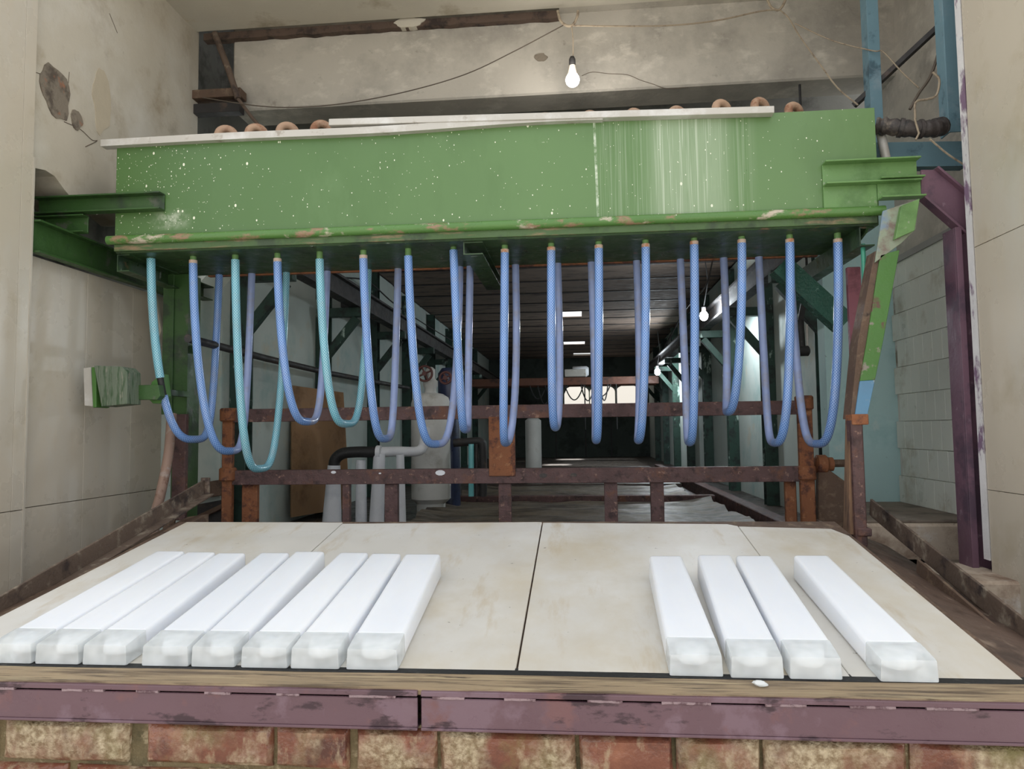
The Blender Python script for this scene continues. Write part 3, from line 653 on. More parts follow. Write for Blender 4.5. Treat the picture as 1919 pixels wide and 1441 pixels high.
# hoses
for i, (A, B) in enumerate(hoses):
    Lw = aY(LOW[i][0], LOW[i][1], (YF+YB)/2); zb = Lw.z+.02
    pts = []; n = 46
    for k in range(n+1):
        t = math.pi*k/n; c = math.cos(t); s_ = math.sin(t)
        u = .5-.5*math.copysign(abs(c)**.62, c)                       # 0 front leg .. 1 rear leg
        top = A.z if t < math.pi/2 else B.z
        dz = (top-zb)*(abs(s_)**1.0) if abs(s_) < 1 else (top-zb)
        # legs run straight, the loop is round
        z = top-(top-zb)*(1-(1-abs(s_))**1.0)**1.0
        w_ = 4*u*(1-u); mid = (A.x+B.x)/2
        x = A.x+(B.x-A.x)*u+(Lw.x-mid)*w_
        bow = .012*math.sin(2*t)
        pts.append(V3((x+bow*(1 if i < 8 else -.6), A.y+(B.y-A.y)*u, z)))
    # evenly spaced
    P2 = spline(pts, 2)
    col = m_hteal if i in teal else m_hblue
    what = 'turquoise' if i in teal else 'blue'
    if i == 0: lab = 'leftmost hose under the tank, turquoise above a black joint and blue below'
    elif i == 15: lab = 'rightmost blue hose under the tank, swung wide to the left at its foot'
    elif i == 13: lab = 'fourteenth hose from the left, blue, with the shallowest loop of the right half'
    elif i == 2: lab = 'third hose from the left, turquoise, hanging lowest of all'
    elif i == 4: lab = 'fifth hose from the left, turquoise, looped across the upper rusty rail'
    else: lab = ORD[i]+' hose from the left, '+what+' braided, hung in a loop under the tank'
    h = thing('water_hose', lab, 'hose', (Lw.x, (YF+YB)/2, zb-.022), 'braided hoses looped under the green tank')
    half = len(P2)//2
    if i == 0:
        cut = next(k for k, q in enumerate(P2) if q.z < aY(305, 700, YF).z); e2 = next(k for k, q in enumerate(P2) if q.z < aY(310, 735, YF).z)
        part('braided_tube', G().tube(P2[:cut+1], .0225, 16, uvs=True), m_hteal, h, smooth=True)
        part('joint_pipe', G().tube(P2[cut-1:e2+2], .0165, 14), m_black, h, smooth=True, label='black joint pipe')
        part('lower_tube', G().tube(P2[e2:], .0215, 16, uvs=True), m_hblue, h, smooth=True)
    else:
        part('braided_tube', G().tube(P2[:half+1], .0218, 16, uvs=True), col, h, smooth=True)
        part('rear_tube', G().tube(P2[half:], .0210, 16, uvs=True), (m_hteal if i in (2, 4) else m_hpale), h, smooth=True)

# ================================================================== RUSTY TIPPING FRAME BEHIND THE SLIDE
YR = 4.30
fr = thing('tipping_frame', 'rusty steel tipping frame with two long rails behind the slide', 'frame', (-.33, YR, .80))
a0 = aY(425, 774, YR); a1 = aY(1512, 769, YR); b0 = aY(432, 890, YR); b1 = aY(1515, 893, YR)
zu = (a0.z+a1.z)/2; zl = (b0.z+b1.z)/2; X0, X1 = a0.x, a1.x
def rustrail(name, z, h):
    part(name, G().sect((X0, YR-.02, z-h/2), (X1, YR-.02, z-h/2), [(-x, y) for x, y in Cs(.06, h, .008)]), m_rust, fr, .002)
rustrail('upper_rail', zu, .080); rustrail('lower_rail', zl, .088)
def post(px, z0, z1, w, mt, nm='post', dy=0., d=.04):
    x = aY(px, 900, YR+dy).x; part(nm, G().box(x-w/2, x+w/2, YR+dy-d/2, YR+dy+d/2, z0, z1), mt, fr, .006, True); return x
zs0 = .80
xl = post(427, zs0, zu+.03, .066, m_rusto, 'end_post', -.01); post(470, zs0, zl+.02, .10, m_rusto, 'post', .05)
xr = post(1512, zs0, zu+.05, .08, m_rusto, 'end_post', -.01); post(1480, zs0, zl+.02, .062, m_rusto, 'post', .05)
for x, z in ((xl, zu), (xl, zl+.015), (xr, zu+.02), (xr, zl)):
    part('collar', G().lathe((x, YR-.01, z-.035), [(.044, 0), (.052, .008), (.052, .074), (.044, .082)], 14), m_rusto, fr, smooth=True)
xc_ = aY(940, 830, YR-.04).x
part('centre_plate', G().sect((xc_-.078, YR-.03, zl), (xc_-.078, YR-.03, zu-.03), [(0, 0), (-.156, 0), (-.156, .035), (-.148, .035), (-.148, .008), (-.008, .008), (-.008, .035), (0, .035)], (0, 1, 0)), m_rusto, fr, .002, label='orange rusted plate in the middle of the frame')
for px, w, mt in ((648, .045, m_rust), (733, .08, m_rust), (946, .076, m_rust), (1145, .076, m_rust), (1232, .076, m_rust)):
    x = aY(px, 930, YR).x
    part('short_post', G().sect((x-w/2, YR, zs0-.02), (x-w/2, YR, zl-.03), [(0, 0), (-w, 0), (-w, .04), (-w+.007, .04), (-w+.007, .007), (-.007, .007), (-.007, .04), (0, .04)], (0, 1, 0)), mt, fr, .002)
for px in (308+240, 1500): pass
for px, py, s_ in ((625, 885, .016), (712, 887, .008), (825, 886, .03), (1018, 891, .024), (1075, 890, .02)):
    q = aY(px, py, YR-.022)
    pts = [(q.x+s_*(1+.3*mnoise.noise(V3((k, px, 0))))*math.cos(k*math.pi/5), YR-.0225, q.z+s_*.55*(1+.3*mnoise.noise(V3((k, 0, px))))*math.sin(k*math.pi/5)) for k in range(10)]
    part('rust_hole', G().poly(pts, (0, .002, 0)), m_whitep if px in (625, 712, 825) else m_deck, fr)
# pivot brackets at the frame ends
q = aY(1540, 870, YR+.05)
pv = thing('pivot_bearing', 'rust brown pivot bearing and shaft right of the tipping frame', 'bearing', (q.x, YR+.05, .8))
part('housing', G().lathe((q.x-.04, YR+.05, q.z), [(.03, 0), (.055, .012), (.055, .06), (.04, .075), (.04, .1)], 16, (1, 0, 0)), m_rusto, pv, smooth=True)
part('shaft', G().tube([(q.x+.05, YR+.05, q.z+.005), (q.x+.2, YR+.05, q.z+.005)], .022, 12), m_rustb, pv, smooth=True)
part('bearing_bracket', G().poly([(q.x-.03, YR+.02, q.z-.03), (q.x+.03, YR+.02, q.z-.03), (q.x+.2, YR+.02, 1.12), (q.x+.2, YR+.02, .8), (q.x-.05, YR+.02, .8)], (0, .05, 0)), m_rustb, pv, .004)
q = aY(400, 930, YR+.1)
pv = thing('pivot_bracket', 'brown steel pivot bracket left of the tipping frame', 'bracket', (q.x, YR+.1, .8))
part('upper_arm', G().bar(aY(345, 925, YR+.1), aY(425, 912, YR+.1), .05, .10), m_rustb, pv, .004)
part('lower_arm', G().bar(aY(340, 985, YR+.12), aY(425, 945, YR+.12), .05, .03), m_rustb, pv, .004)
part('web', G().poly([aY(345, 950, YR+.13), aY(425, 935, YR+.13), aY(425, 990, YR+.13), aY(340, 1000, YR+.13)], (0, .02, 0)), m_dark, pv)

# ================================================================== UPRIGHTS AND RAILS BESIDE THE SLIDE
# right leaning support
YS = 3.46
su = thing('leaning_support', 'leaning steel support at right, chipped green over sky blue over rust', 'support', (aY(1612, 1000, YS).x, YS, 1.0))
def quad(name, pts, ext, mt, par, **k): return part(name, G().poly(pts, ext), mt, par, .002, **k)
A_ = [aY(*p, YS) for p in ((1650, 478), (1686, 468), (1655, 640), (1640, 712), (1612, 714), (1625, 640))]
quad('green_flange', A_, (0, .012, 0), m_greenpost, su)
quad('blue_flange', [aY(*p, YS) for p in ((1612, 714), (1640, 712), (1626, 778), (1603, 778))], (0, .012, 0), m_skyblue, su, label='sky blue lower end of the flange')
quad('brown_web', [aY(*p, YS+.012) for p in ((1640, 470), (1656, 478), (1612, 714), (1603, 785), (1594, 785), (1608, 640))], (0, .10, 0), m_rustb, su)
quad('head_plate', [aY(*p, YS) for p in ((1655, 395), (1724, 372), (1716, 430), (1690, 455), (1640, 492))], (0, .012, 0), MM('scuffed_grey_green', (140, 150, 130), [((120, 104, 96), 5, .5, .6), ((120, 140, 160), 4, .58, .66)], rough=.6, bump=.3), su)
quad('head_gusset', [aY(*p, YS-.03) for p in ((1690, 385), (1724, 372), (1714, 432), (1678, 448))], (0, .03, 0), m_greenl, su)
part('lower_post', G().box(aY(1600, 900, YS).x, aY(1622, 900, YS).x, YS, YS+.07, .95, aY(1610, 786, YS).z), m_rust, su, .006)
part('post_collar', G().box(aY(1596, 785, YS).x, aY(1627, 785, YS).x, YS-.008, YS+.08, aY(1610, 796, YS).z, aY(1610, 776, YS).z), m_rusto, su, .004)
part('foot_collar', G().box(aY(1598, 785, YS).x, aY(1624, 785, YS).x, YS-.008, YS+.08, aY(1610, 1005, YS).z, aY(1610, 990, YS).z), m_rust, su, .004)
wp_ = solo('timber_upright', G().bar(aY(1592, 1000, YS+.06), aY(1596, 780, YS+.06), .035, .06, (0, 1, 0)), MM('split_timber', (134, 104, 80), [((88, 66, 54), 8, .5, .62, (6, 6, .5))], rough=.8, bump=.6, bst=(5, 5, .3)), 'rough brown timber upright tight against the leaning support', 'timber')
solo('pink_plate', G().box(aY(1592, 600, 3.9).x, aY(1617, 600, 3.9).x, 3.9, 3.93, aY(1600, 745, 3.9).z, aY(1600, 500, 3.9).z), m_pinkpaint, 'narrow pink painted steel plate behind the rightmost hose', 'plate', bevel=.003)
g = G().tube(spline([aY(1617, 458, 3.62), aY(1619, 500, 3.6), aY(1621, 560, 3.58), aY(1615, 620, 3.57), aY(1602, 668, 3.58), aY(1594, 690, 3.62)], 8), .011, 10)
m_gtube = MM('green_tubing', (70, 150, 124), rough=.35)
solo('green_tubing', g, m_gtube, 'thin bright green tube curving down beside the leaning support', 'tube', smooth=True)
# brace under right end
solo('knee_brace', G().sect(aY(1478, 480, 4.2), aY(1600, 590, 4.2), [(-y, x) for x, y in Cs(.10, .12, .01)][::-1], (0, 1, 0)), MM('glossy_bottle_green', (52, 104, 88), [((120, 160, 148), 20, .6, .66)], rough=.25, bump=.5, bscale=60), 'glossy dark green diagonal brace under the right end of the tank', 'brace')
# left green post
YP = 4.05
lp = thing('left_support', 'dark green steel upright with flaking paint behind the leftmost hose', 'support', (aY(325, 985, YP).x, YP, 1.0))
xa, xm_, xb = aY(304, 650, YP).x, aY(324, 650, YP).x, aY(350, 650, YP).x
part('front_flange', G().box(xa, xm_, YP, YP+.012, 1.62, 2.46), m_green, lp, .002)
part('web', G().box(xm_-.008, xb, YP+.012, YP+.15, 1.0, 2.46), m_green, lp, .002)
part('rust_lower', G().box(aY(322, 900, YP).x, aY(347, 900, YP).x, YP-.004, YP+.03, 1.0, 1.62), m_rust, lp, .003)
solo('leaning_pipe', G().tube(spline([aY(322, 775, 3.95), aY(316, 850, 3.92), aY(300, 930, 3.9), aY(290, 975, 3.9), V3((aY(288, 990, 3.9).x, 3.9, .6))], 5), .027, 12), MM('greyed_rust_pipe', (150, 124, 110), [((176, 168, 162), 14, .5, .64), ((110, 76, 60), 8, .56, .66)], rough=.7, bump=.3), 'grey brown pipe leaning beside the left support', 'pipe', smooth=True)
solo('rusty_stub_post', G().tube([V3((aY(315, 1000, 3.75).x, 3.75, .6)), aY(315, 1000, 3.75), aY(322, 945, 3.75)], .03, 12), m_rustb, 'short flaking post foot at the slide left back corner', 'post', smooth=True)
solo('white_board', G().poly([aY(*p, 4.3) for p in ((270, 503), (284, 505), (302, 620), (296, 640))], (0, .02, 0)), m_tile, 'thin white board edge behind the leftmost hose', 'board')
# sloping rails
def rail(name, label, p, q, h, w=.012):
    t = thing(name, label, 'rail', ((p.x+q.x)/2, (p.y+q.y)/2, min(p.z, q.z)-.04))
    part('flat_bar', G().bar(p, q, w, h), m_rail, t, .002)
    part('lower_angle', G().bar(p+V3((.03, 0, -h/2-.004)), q+V3((.03, 0, -h/2-.004)), .06, .008), m_rail, t, .001)
    return t
p = aX(382, 912, -2.08); q = aX(-60, 1172, -2.08)
lr = rail('left_side_rail', 'weathered sloping flat rail between the slide and the cream left wall', p, q, .075)
part('end_cap', G().box(p.x-.02, p.x+.03, p.y, p.y+.015, p.z-.04, p.z+.05), m_rail, lr, .003)
p = aX(1632, 950, 1.46); q = aX(1990, 1240, 1.46)
rr = rail('right_side_rail', 'weathered sloping flat rail between the slide and the steps', p, q, .085)
for px, py in ((1735, 1105), (1838, 1165)):
    z_ = aX(px, py, 1.43)
    part('rail_post', G().box(1.42, 1.45, z_.y-.025, z_.y+.025, z_.z-.16, z_.z+.03), m_rail, rr, .004)
p2 = aX(1720, 1060, 1.40); q2 = aX(1990, 1300, 1.40)
part('lower_bar', G().bar(p2, q2, .012, .06), m_rustb, rr, .002)
# ledges beside the slide
struct('trim_3', G().hexa([(-2.11, 2.0, .6), (-1.995, 2.0, .6), (-1.995, 3.75, .6), (-2.11, 3.75, .6), (-2.11, 2.0, sz(2.0)-.03), (-1.995, 2.0, sz(2.0)-.015), (-1.995, 3.75, sz(3.5)-.015), (-2.11, 3.75, sz(3.5)-.03)]), m_rustb, 'brown scaled ledge along the left of the slide')
struct('trim_4', G().hexa([(1.17, 2.0, .6), (1.5, 2.0, .6), (1.5, 3.75, .6), (1.17, 3.75, .6), (1.17, 2.0, sz(2.0)-.03), (1.5, 2.0, sz(2.0)-.12), (1.5, 3.75, sz(3.4)-.16), (1.17, 3.75, sz(3.4)-.03)]), m_mudfloor, 'brown wet ledge along the right of the slide')
# steps
st = struct('floor_steps', G().box(1.5, XR+.01, 4.0, 5.0, .6, .985), m_step, 'stained concrete steps at the right', .015)
m_tread = MM('dirty_tread', (128, 116, 104), [((96, 84, 74), 5, .5, .64), ((166, 156, 144), 9, .6, .72)], rough=.85, bump=.4)
part('tread', G().box(1.5, XR+.01, 4.02, 5.0, .985, 1.0), m_tread, st, .004)
part('lower_step', G().box(1.5, XR+.01, 3.56, 4.0, .55, .785), m_step, st, .015)
part('tread', G().box(1.5, XR+.01, 3.58, 4.0, .785, .80), m_tread, st, .004)
part('bottom_step', G().box(1.5, 1.82, 2.6, 3.56, .5, .63), m_mudfloor, st, .01)
struct('trim_5', G().box(1.58, 1.84, 3.2, 3.64, .55, .85), m_step, 'chipped plinth block at the foot of the purple column', .012)
# layered green buffer on the left
YB_ = 3.55
bf = thing('layered_buffer', 'green layered buffer block on an arm before the cream left wall', 'buffer', (aY(225, 765, YB_).x, YB_, aY(225, 765, YB_).z))
def slabp(name, px, dy, mt, th):
    quad(name, [aY(x, y, YB_+dy) for x, y in px], (0, th, 0), mt, bf)
slabp('grey_plate', ((156, 690), (170, 688), (174, 762), (158, 760)), .02, m_alu, .10)
slabp('green_plate', ((171, 688), (180, 688), (180, 763), (174, 764)), .01, m_greenpost, .11)
slabp('main_block', ((176, 685), (228, 687), (238, 697), (238, 757), (190, 762)), 0., m_bracketwood, .12)
slabp('arm', ((236, 722), (296, 721), (300, 742), (294, 749), (236, 749)), .10, m_green, .05)
slabp('stay', ((290, 728), (302, 728), (302, 740), (290, 740)), .22, m_green, .29)
slabp('arm_end', ((284, 716), (303, 700), (308, 742), (300, 756), (286, 756), (276, 745)), .165, m_greenpost, .07)
# green longitudinal beam at top of left wall
gb = solo('left_beam', G().sect((XL+.02, 3.27, 2.405), (XL+.02, 4.62, 2.405), [(0, 0), (.05, 0), (.05, .01), (.01, .01), (.01, .155), (.05, .155), (.05, .165), (0, .165)]), m_green, 'dark green beam running back along the top of the cream wall panels', 'beam', bevel=.001)
# ================================================================== RIGHT UPPER CORNER
def angle_post(label, px0, px1, Y, z0, z1, mt):
    x0 = aY(px0, 150, Y).x; x1 = aY(px1, 150, Y).x
    t = thing('blue_angle_post', label, 'post', ((x0+x1)/2, Y, z0), 'blue angle posts at the right')
    part('front_leg', G().box(x0, x1, Y, Y+.008, z0, z1), m_bluepaint, t, .001)
    part('side_leg', G().box(x0, x0+.008, Y+.008, Y+.09, z0, z1), m_bluepaint, t, .001)
angle_post('pale blue angle post rising behind the right end of the green tank', 1630, 1652, 4.22, 2.9, 4.6, m_bluepaint)
angle_post('pale blue angle post beside the cream right wall', 1774, 1806, 3.75, 2.98, 4.9, m_bluepaint)
p = aY(1648, 285, 3.78); q = aY(1815, 283, 3.78)
solo('blue_cross_beam', G().sect((q.x, 3.80, q.z-.07), (p.x-.02, 3.80, p.z-.07), Cs(.07, .13, .008)), m_bluepaint, 'pale blue channel crossing behind the black wrapped pipe', 'beam', bevel=.001)
p = aY(1600, 198, 4.35); q = aY(1772, 38, 4.0)
solo('diagonal_rod', G().bar(p, q, .028, .028), m_dark, 'dark diagonal rod at upper right', 'rod')
bx = spline([aY(1640, 236, 3.70), aY(1670, 238, 3.68), aY(1715, 242, 3.66), aY(1750, 240, 3.66), aY(1768, 236, 3.68)], 6)
tp = thing('wrapped_pipe', 'dusty black wrapped pipe at the upper right of the tank', 'pipe', tuple(aY(1700, 262, 3.66)))
part('pipe_body', G().tube(bx, [.040+.004*math.sin(k*2.1) for k in range(len(bx))], 14), m_tape, tp, smooth=True)
for k in (3, 8, 13, 18, 22):
    k = min(k, len(bx)-2); part('wrap_band', G().tube([bx[k], bx[k+1]], .047, 14), m_tape, tp, smooth=True)
part('tie_string', G().tube([aY(1714, 222, 3.61), aY(1722, 250, 3.61), aY(1716, 262, 3.61)], .005, 6), m_rope, tp)
solo('white_bent_pipe', G().tube([aY(1650, 248, 3.74), aY(1663, 310, 3.72)], .022, 12), m_alu, 'pale bent pipe dropping behind the right bracket', 'pipe', smooth=True)
# purple column and brace
pc = thing('purple_column', 'purple steel column with a sloping brace at the right wall', 'column', (1.83, 3.5, .84))
xq = aY(1795, 600, 3.52).x
part('column_face', G().box(xq, xq+.028, 3.50, 3.515, .84, aY(1800, 425, 3.5).z), m_purplec, pc, .001)
part('column_web', G().box(xq+.028, 1.87, 3.53, 3.54, .84, aY(1800, 425, 3.5).z), m_purplec, pc, .001)
part('column_side', G().box(xq, xq+.012, 3.515, 3.62, .84, aY(1800, 425, 3.5).z), m_purplec, pc, .001)
quad('brace', [aY(*p_, 3.53) for p_ in ((1726, 318), (1752, 318), (1816, 372), (1816, 436), (1800, 430), (1727, 368))], (0, .012, 0), m_purplec, pc)
part('brace_flange', G().bar(aY(1727, 370, 3.53), aY(1805, 438, 3.53), .06, .01, (0, 0, 1)), m_purplec, pc)
part('brace_flange', G().bar(aY(1752, 316, 3.53), aY(1818, 372, 3.53), .06, .01, (0, 0, 1)), m_purplec, pc)
# ================================================================== ROPE, BULB, WIRES
YL = 4.60
bl = thing('hanging_bulb', 'lit white bulb hanging on a cord below the ceiling', 'bulb', tuple(aY(1073, 165, YL)), )
part('cord', G().tube([aY(1071, 46, YL), aY(1074, 75, YL), aY(1074, 108, YL)], .004, 6), m_rope, bl)
c = aY(1073, 150, YL); k_ = YL/1350.
part('socket', G().lathe((c.x, YL, c.z+27*k_), [(6.2*k_, 0), (6.4*k_, 4*k_), (6.2*k_, 14*k_), (4*k_, 19*k_), (2*k_, 20*k_)], 16), m_dark, bl, smooth=True)
part('bulb_base', G().lathe((c.x, YL, c.z+10*k_), [(10*k_, 0), (8*k_, 9*k_), (6.5*k_, 18*k_)], 18), m_bulbbase, bl, smooth=True)
part('globe', G().lathe((c.x, YL, c.z), [(13.4*k_*math.cos(t), 13.4*k_*math.sin(t)) for t in [-math.pi/2+math.pi*.73*j/12 for j in range(13)]], 20), m_bulb, bl, smooth=True)
def lamp(name, loc, e, col, r_=.05):
    l = bpy.data.lights.new(name, 'POINT'); l.energy = e; l.color = col; l.shadow_soft_size = r_; o = bpy.data.objects.new(name, l); COL.objects.link(o); o.location = loc
lamp('bulb_light', (c.x, YL-.075, c.z-.03), 6, (1, .95, .88))
hk = [aY(1045, 20, YL), aY(1050, 38, YL), aY(1062, 48, YL), aY(1074, 46, YL), aY(1082, 30, YL), aY(1083, 20, YL)]
solo('rope_loop', G().tube(spline(hk, 5), .009, 8), m_rope, 'loop of twine tied to the ceiling above the bulb', 'rope', smooth=True)
hk = [aY(1438, 0, YL), aY(1446, 14, YL), aY(1458, 19, YL), aY(1466, 12, YL), aY(1472, 0, YL)]
solo('rope_loop', G().tube(spline(hk, 5), .008, 8), m_rope, 'loop of twine tied to the ceiling at upper right', 'rope', smooth=True)
def wire(name, label, px, Y, r_, mt):
    Ys = Y if isinstance(Y, (list, tuple)) else [Y]*len(px)
    solo(name, G().tube(spline([aY(x, y, yy) for (x, y), yy in zip(px, Ys)], 6), r_, 6), mt, label, 'wire', smooth=True)
wire('slack_wire', 'thin slack wire sagging left from the bulb', ((1060, 45), (960, 98), (870, 140), (760, 172), (650, 193), (560, 201), (480, 198), (380, 183)), 4.70, .004, m_wire)
wire('twine_line', 'pale twine strung right from the bulb to the second loop', ((1074, 48), (1150, 49), (1250, 48), (1340, 39), (1420, 22), (1455, 18)), YL, .006, m_rope)
wire('twine_drop', 'pale twine dropping from the second loop to the tank corner', ((1462, 19), (1478, 34), (1500, 70), (1540, 125), (1570, 165), (1608, 197)), [4.6, 4.6, 4.55, 4.4, 4.3, 4.2], .005, m_rope)
wire('twine_branch', 'pale twine running right across the blue angle post', ((1490, 44), (1560, 76), (1635, 95), (1655, 97), (1690, 135), (1722, 165)), [4.55, 4.4, 4.2, 4.18, 4.1, 4.0], .004, m_rope)
wire('corner_cable', 'dark cable drooping by the upper right wall', ((1762, 20), (1762, 80), (1745, 140), (1722, 175), (1705, 205)), 3.95, .008, m_wire)
wire('wrap_string', 'loose pale string above the black wrapped pipe', ((1715, 222), (1716, 192), (1738, 186), (1755, 178), (1760, 150), (1748, 135)), 3.7, .006, m_rope)
wire('slanting_string', 'pale string slanting from the wrapped pipe to the wall edge', ((1742, 260), (1775, 288), (1812, 312)), 3.6, .005, m_rope)
# left slanted pipe behind tank
sp = thing('slanted_pipe', 'brown slanted pipe and beam end in the dark upper left corner', 'pipe', tuple(aY(430, 210, 4.72)))
part('pipe_upper', G().tube([aY(402, 62, 4.72), aY(428, 130, 4.72), aY(446, 185, 4.72)], .022, 10), m_rail, sp, smooth=True)
part('pipe_lower', G().tube([aY(446, 185, 4.72), aY(472, 220, 4.74), aY(505, 258, 4.76)], .012, 8), m_rail, sp, smooth=True)
part('beam_end', G().box(-2.75, aY(450, 180, 4.76).x, 4.76, 4.86, aY(400, 182, 4.76).z, aY(400, 166, 4.76).z), m_rustb, sp, .003)
part('beam_lower', G().box(-2.75, aY(446, 180, 4.76).x, 4.78, 4.86, aY(400, 208, 4.76).z, aY(400, 190, 4.76).z), m_dark, sp, .003)

# ================================================================== THE HALL
# wall posts with crane brackets
RZ0, RZ1 = 2.62, 2.78
def hall_post(side, k, y):
    x = HL if side < 0 else HR; sgn = 1 if side < 0 else -1
    lab = 'dark green peeling steel post on the %s wall of the hall, %s from the tank' % ('left' if side < 0 else 'right', ORD[k])
    t = thing('hall_post', lab, 'post', (x+sgn*.05, y, HZ), 'green posts along the hall walls')
    part('shaft', G().sect((x+sgn*.058, y, HZ), (x+sgn*.058, y, HC-.05), [(a*sgn*-1 if False else a, b) for a, b in Is(.11, .11, .01)], (0, 1, 0)), m_hallgreen, t)
    part('arm', G().box(min(x+sgn*.002, x+sgn*.42), max(x+sgn*.002, x+sgn*.42), y-.04, y+.04, RZ0-.10, RZ0-.02), m_hallgreen, t, .003)
    part('brace', G().bar((x+sgn*.04, y, RZ0-.50), (x+sgn*.36, y, RZ0-.11), .06, .07), m_hallgreen, t, .003)
for k in range(8): hall_post(-1, k, 4.62+1.56*k)
for k in range(8): hall_post(1, k, 5.18+1.56*k)
for side, x in ((-1, HL+.34), (1, HR-.34)):
    solo('crane_rail', G().sect((x, 4.7, (RZ0+RZ1)/2), (x, HE-.1, (RZ0+RZ1)/2), Is(.10, RZ1-RZ0+.02, .02)), m_dark, 'dark crane rail running down the %s side of the hall' % ('left' if side < 0 else 'right'), 'rail')
# overhead crane far down the hall
cr = thing('hall_crane', 'rusty travelling crane bridge with hanging cables far down the hall', 'crane', (-.2, 13.5, 2.3))
m_crane = MM('crane_red_oxide', (110, 70, 54), [((70, 50, 44), 6, .5, .64)], rough=.6)
part('bridge_beam', G().box(HL+.3, HR-.3, 13.4, 13.52, 2.33, 2.47), m_crane, cr, .005); part('bridge_beam', G().box(HL+.3, HR-.3, 13.9, 14.02, 2.33, 2.47), m_crane, cr, .005)
part('trolley', G().box(-.25, .15, 13.35, 14.05, 2.48, 2.62), m_alu, cr, .01); part('motor', G().lathe((-.1, 13.45, 2.58), [(.09, 0), (.1, .02), (.1, .26), (.07, .3)], 14, (1, 0, 0)), m_whitep, cr, smooth=True)
for k, (xa, xb, dr) in enumerate(((-.9, -.6, .25), (-.62, -.2, .3), (-.25, .1, .28), (.05, .3, .3), (.25, .6, .22), (-.75, -.5, .35), (.4, .55, .3))):
    part('cable_loop', G().tube(sag((xa, 13.4, 2.33), (xb, 13.42, 2.33), dr, 12), .012, 5), m_black, cr)
for x in (.12, .7): part('hanging_chain', G().tube([(x, 13.38, 2.33), (x, 13.38, 1.5)], .012, 5), m_black, cr)
part('hook_block', G().lathe((-.35, 13.45, 1.86), [(.02, 0), (.07, .03), (.07, .14), (.03, .2)], 12), m_dark, cr, smooth=True)
# bulbs in the hall
def hall_bulb(px, py, Y, e, lab, r_):
    c = aY(px, py, Y)
    t = thing('hall_bulb', lab, 'bulb', tuple(c))
    part('globe', G().lathe((c.x, c.y, c.z), [(r_*math.cos(a), r_*math.sin(a)*1.2) for a in [-math.pi/2+math.pi*.8*j/10 for j in range(11)]], 14), m_bulb2, t, smooth=True)
    part('holder', G().lathe((c.x, c.y, c.z+r_*.9), [(r_*.6, 0), (r_*.55, r_*1.2), (.008, r_*1.4)], 12), m_dark, t, smooth=True)
    part('flex', G().tube([(c.x, c.y, c.z+r_*2), (c.x+.05, c.y, c.z+.35), (c.x+.02, c.y, min(HC-.02, c.z+.7))], .006, 5), m_black, t)
    lamp('hall_bulb_light', (c.x-.02, c.y-.1, c.z-.02), e, (.86, .94, 1), .06)
hall_bulb(1319, 592, 7.4, 30, 'bright white bulb hanging at the right of the hall, the nearer one', .042)
hall_bulb(1232, 697, 12.6, 40, 'bright white bulb deep in the hall, the farther one', .05)
# loose cables on the right
wire('drooping_cable', 'black cable drooping under the hall ceiling between hoses', ((1342, 452), (1325, 530), (1300, 560), (1278, 590), (1262, 620), (1245, 650)), [7.05, 6.8, 6.9, 7.2, 7.6, 8.0], .008, m_black)
hg = thing('hanging_winch_hook', 'black hanging grab with a round weight behind the last hoses', 'hook', tuple(aY(1508, 665, 4.95)))
qh = aY(1513, 530, 4.95)
part('strap', G().bar(qh, aY(1500, 600, 4.95), .035, .02, (0, 1, 0)), m_black, hg)
part('hanger', G().tube([qh, (qh.x, 4.95, 3.84)], .008, 6), m_black, hg)
part('rod', G().tube([aY(1500, 600, 4.95), aY(1503, 650, 4.95)], .022, 10), m_black, hg, smooth=True)
part('side_rod', G().tube([aY(1512, 608, 4.95), aY(1513, 650, 4.95)], .008, 8), m_alu, hg, smooth=True)
part('weight', G().lathe(aY(1494, 658, 4.95), [(.02, 0), (.035, .01), (.035, .07), (.02, .08)], 14, (1, 0, 0)), m_black, hg, smooth=True)
# long pipe on left wall
solo('wall_pipe', G().tube([aX(352, 634, HL+.14), aX(500, 672, HL+.14), aX(620, 700, HL+.14), aX(765, 727, HL+.14)], .024, 10), m_dark, 'dark pipe running back along the left hall wall', 'pipe', smooth=True)
# cardboard sheet
solo('cardboard_sheet', G().poly([(HL+.06, 5.45, HZ+.05), (HL+.30, 6.15, HZ+.05), (HL+.24, 6.15, HZ+1.05), (HL+.02, 5.55, HZ+1.08)], (.012, -.01, 0)), m_card, 'brown cardboard sheet leaning on the left hall wall', 'cardboard')
# frosted manifold
YM = 5.0
mf = thing('frosted_manifold', 'white frosted pipe manifold on tapered legs left of the middle', 'pipes', (aY(690, 960, YM).x, YM, HZ))
def leg(x0, w0, x1, w1, y1):
    a = aY(x0, 975, YM); b = aY(x1, y1, YM); kk = YM/1350./2
    part('frosted_leg', G().tube([(a.x, YM, HZ), (a.x, YM, a.z), (b.x, YM, b.z)], [w0*kk*1.05, w0*kk, w1*kk], 14), m_whitep, mf, smooth=True)
leg(622, 36, 626, 24, 872); leg(677, 22, 676, 18, 862); leg(706, 28, 711, 22, 850); leg(752, 18, 750, 15, 852)
part('black_elbow', G().tube(spline([aY(626, 880, YM), aY(628, 862, YM), aY(642, 850, YM), aY(668, 847, YM), aY(690, 847, YM), aY(706, 847, YM)], 6), .040, 14), m_black, mf, smooth=True, label='black insulated elbow')
part('white_run', G().tube(spline([aY(700, 848, YM), aY(740, 846, YM+.1), aY(780, 846, YM+.2), aY(792, 838, YM+.25), aY(796, 820, YM+.25), aY(797, 800, YM+.25)], 6), .036, 14), m_whitep, mf, smooth=True)
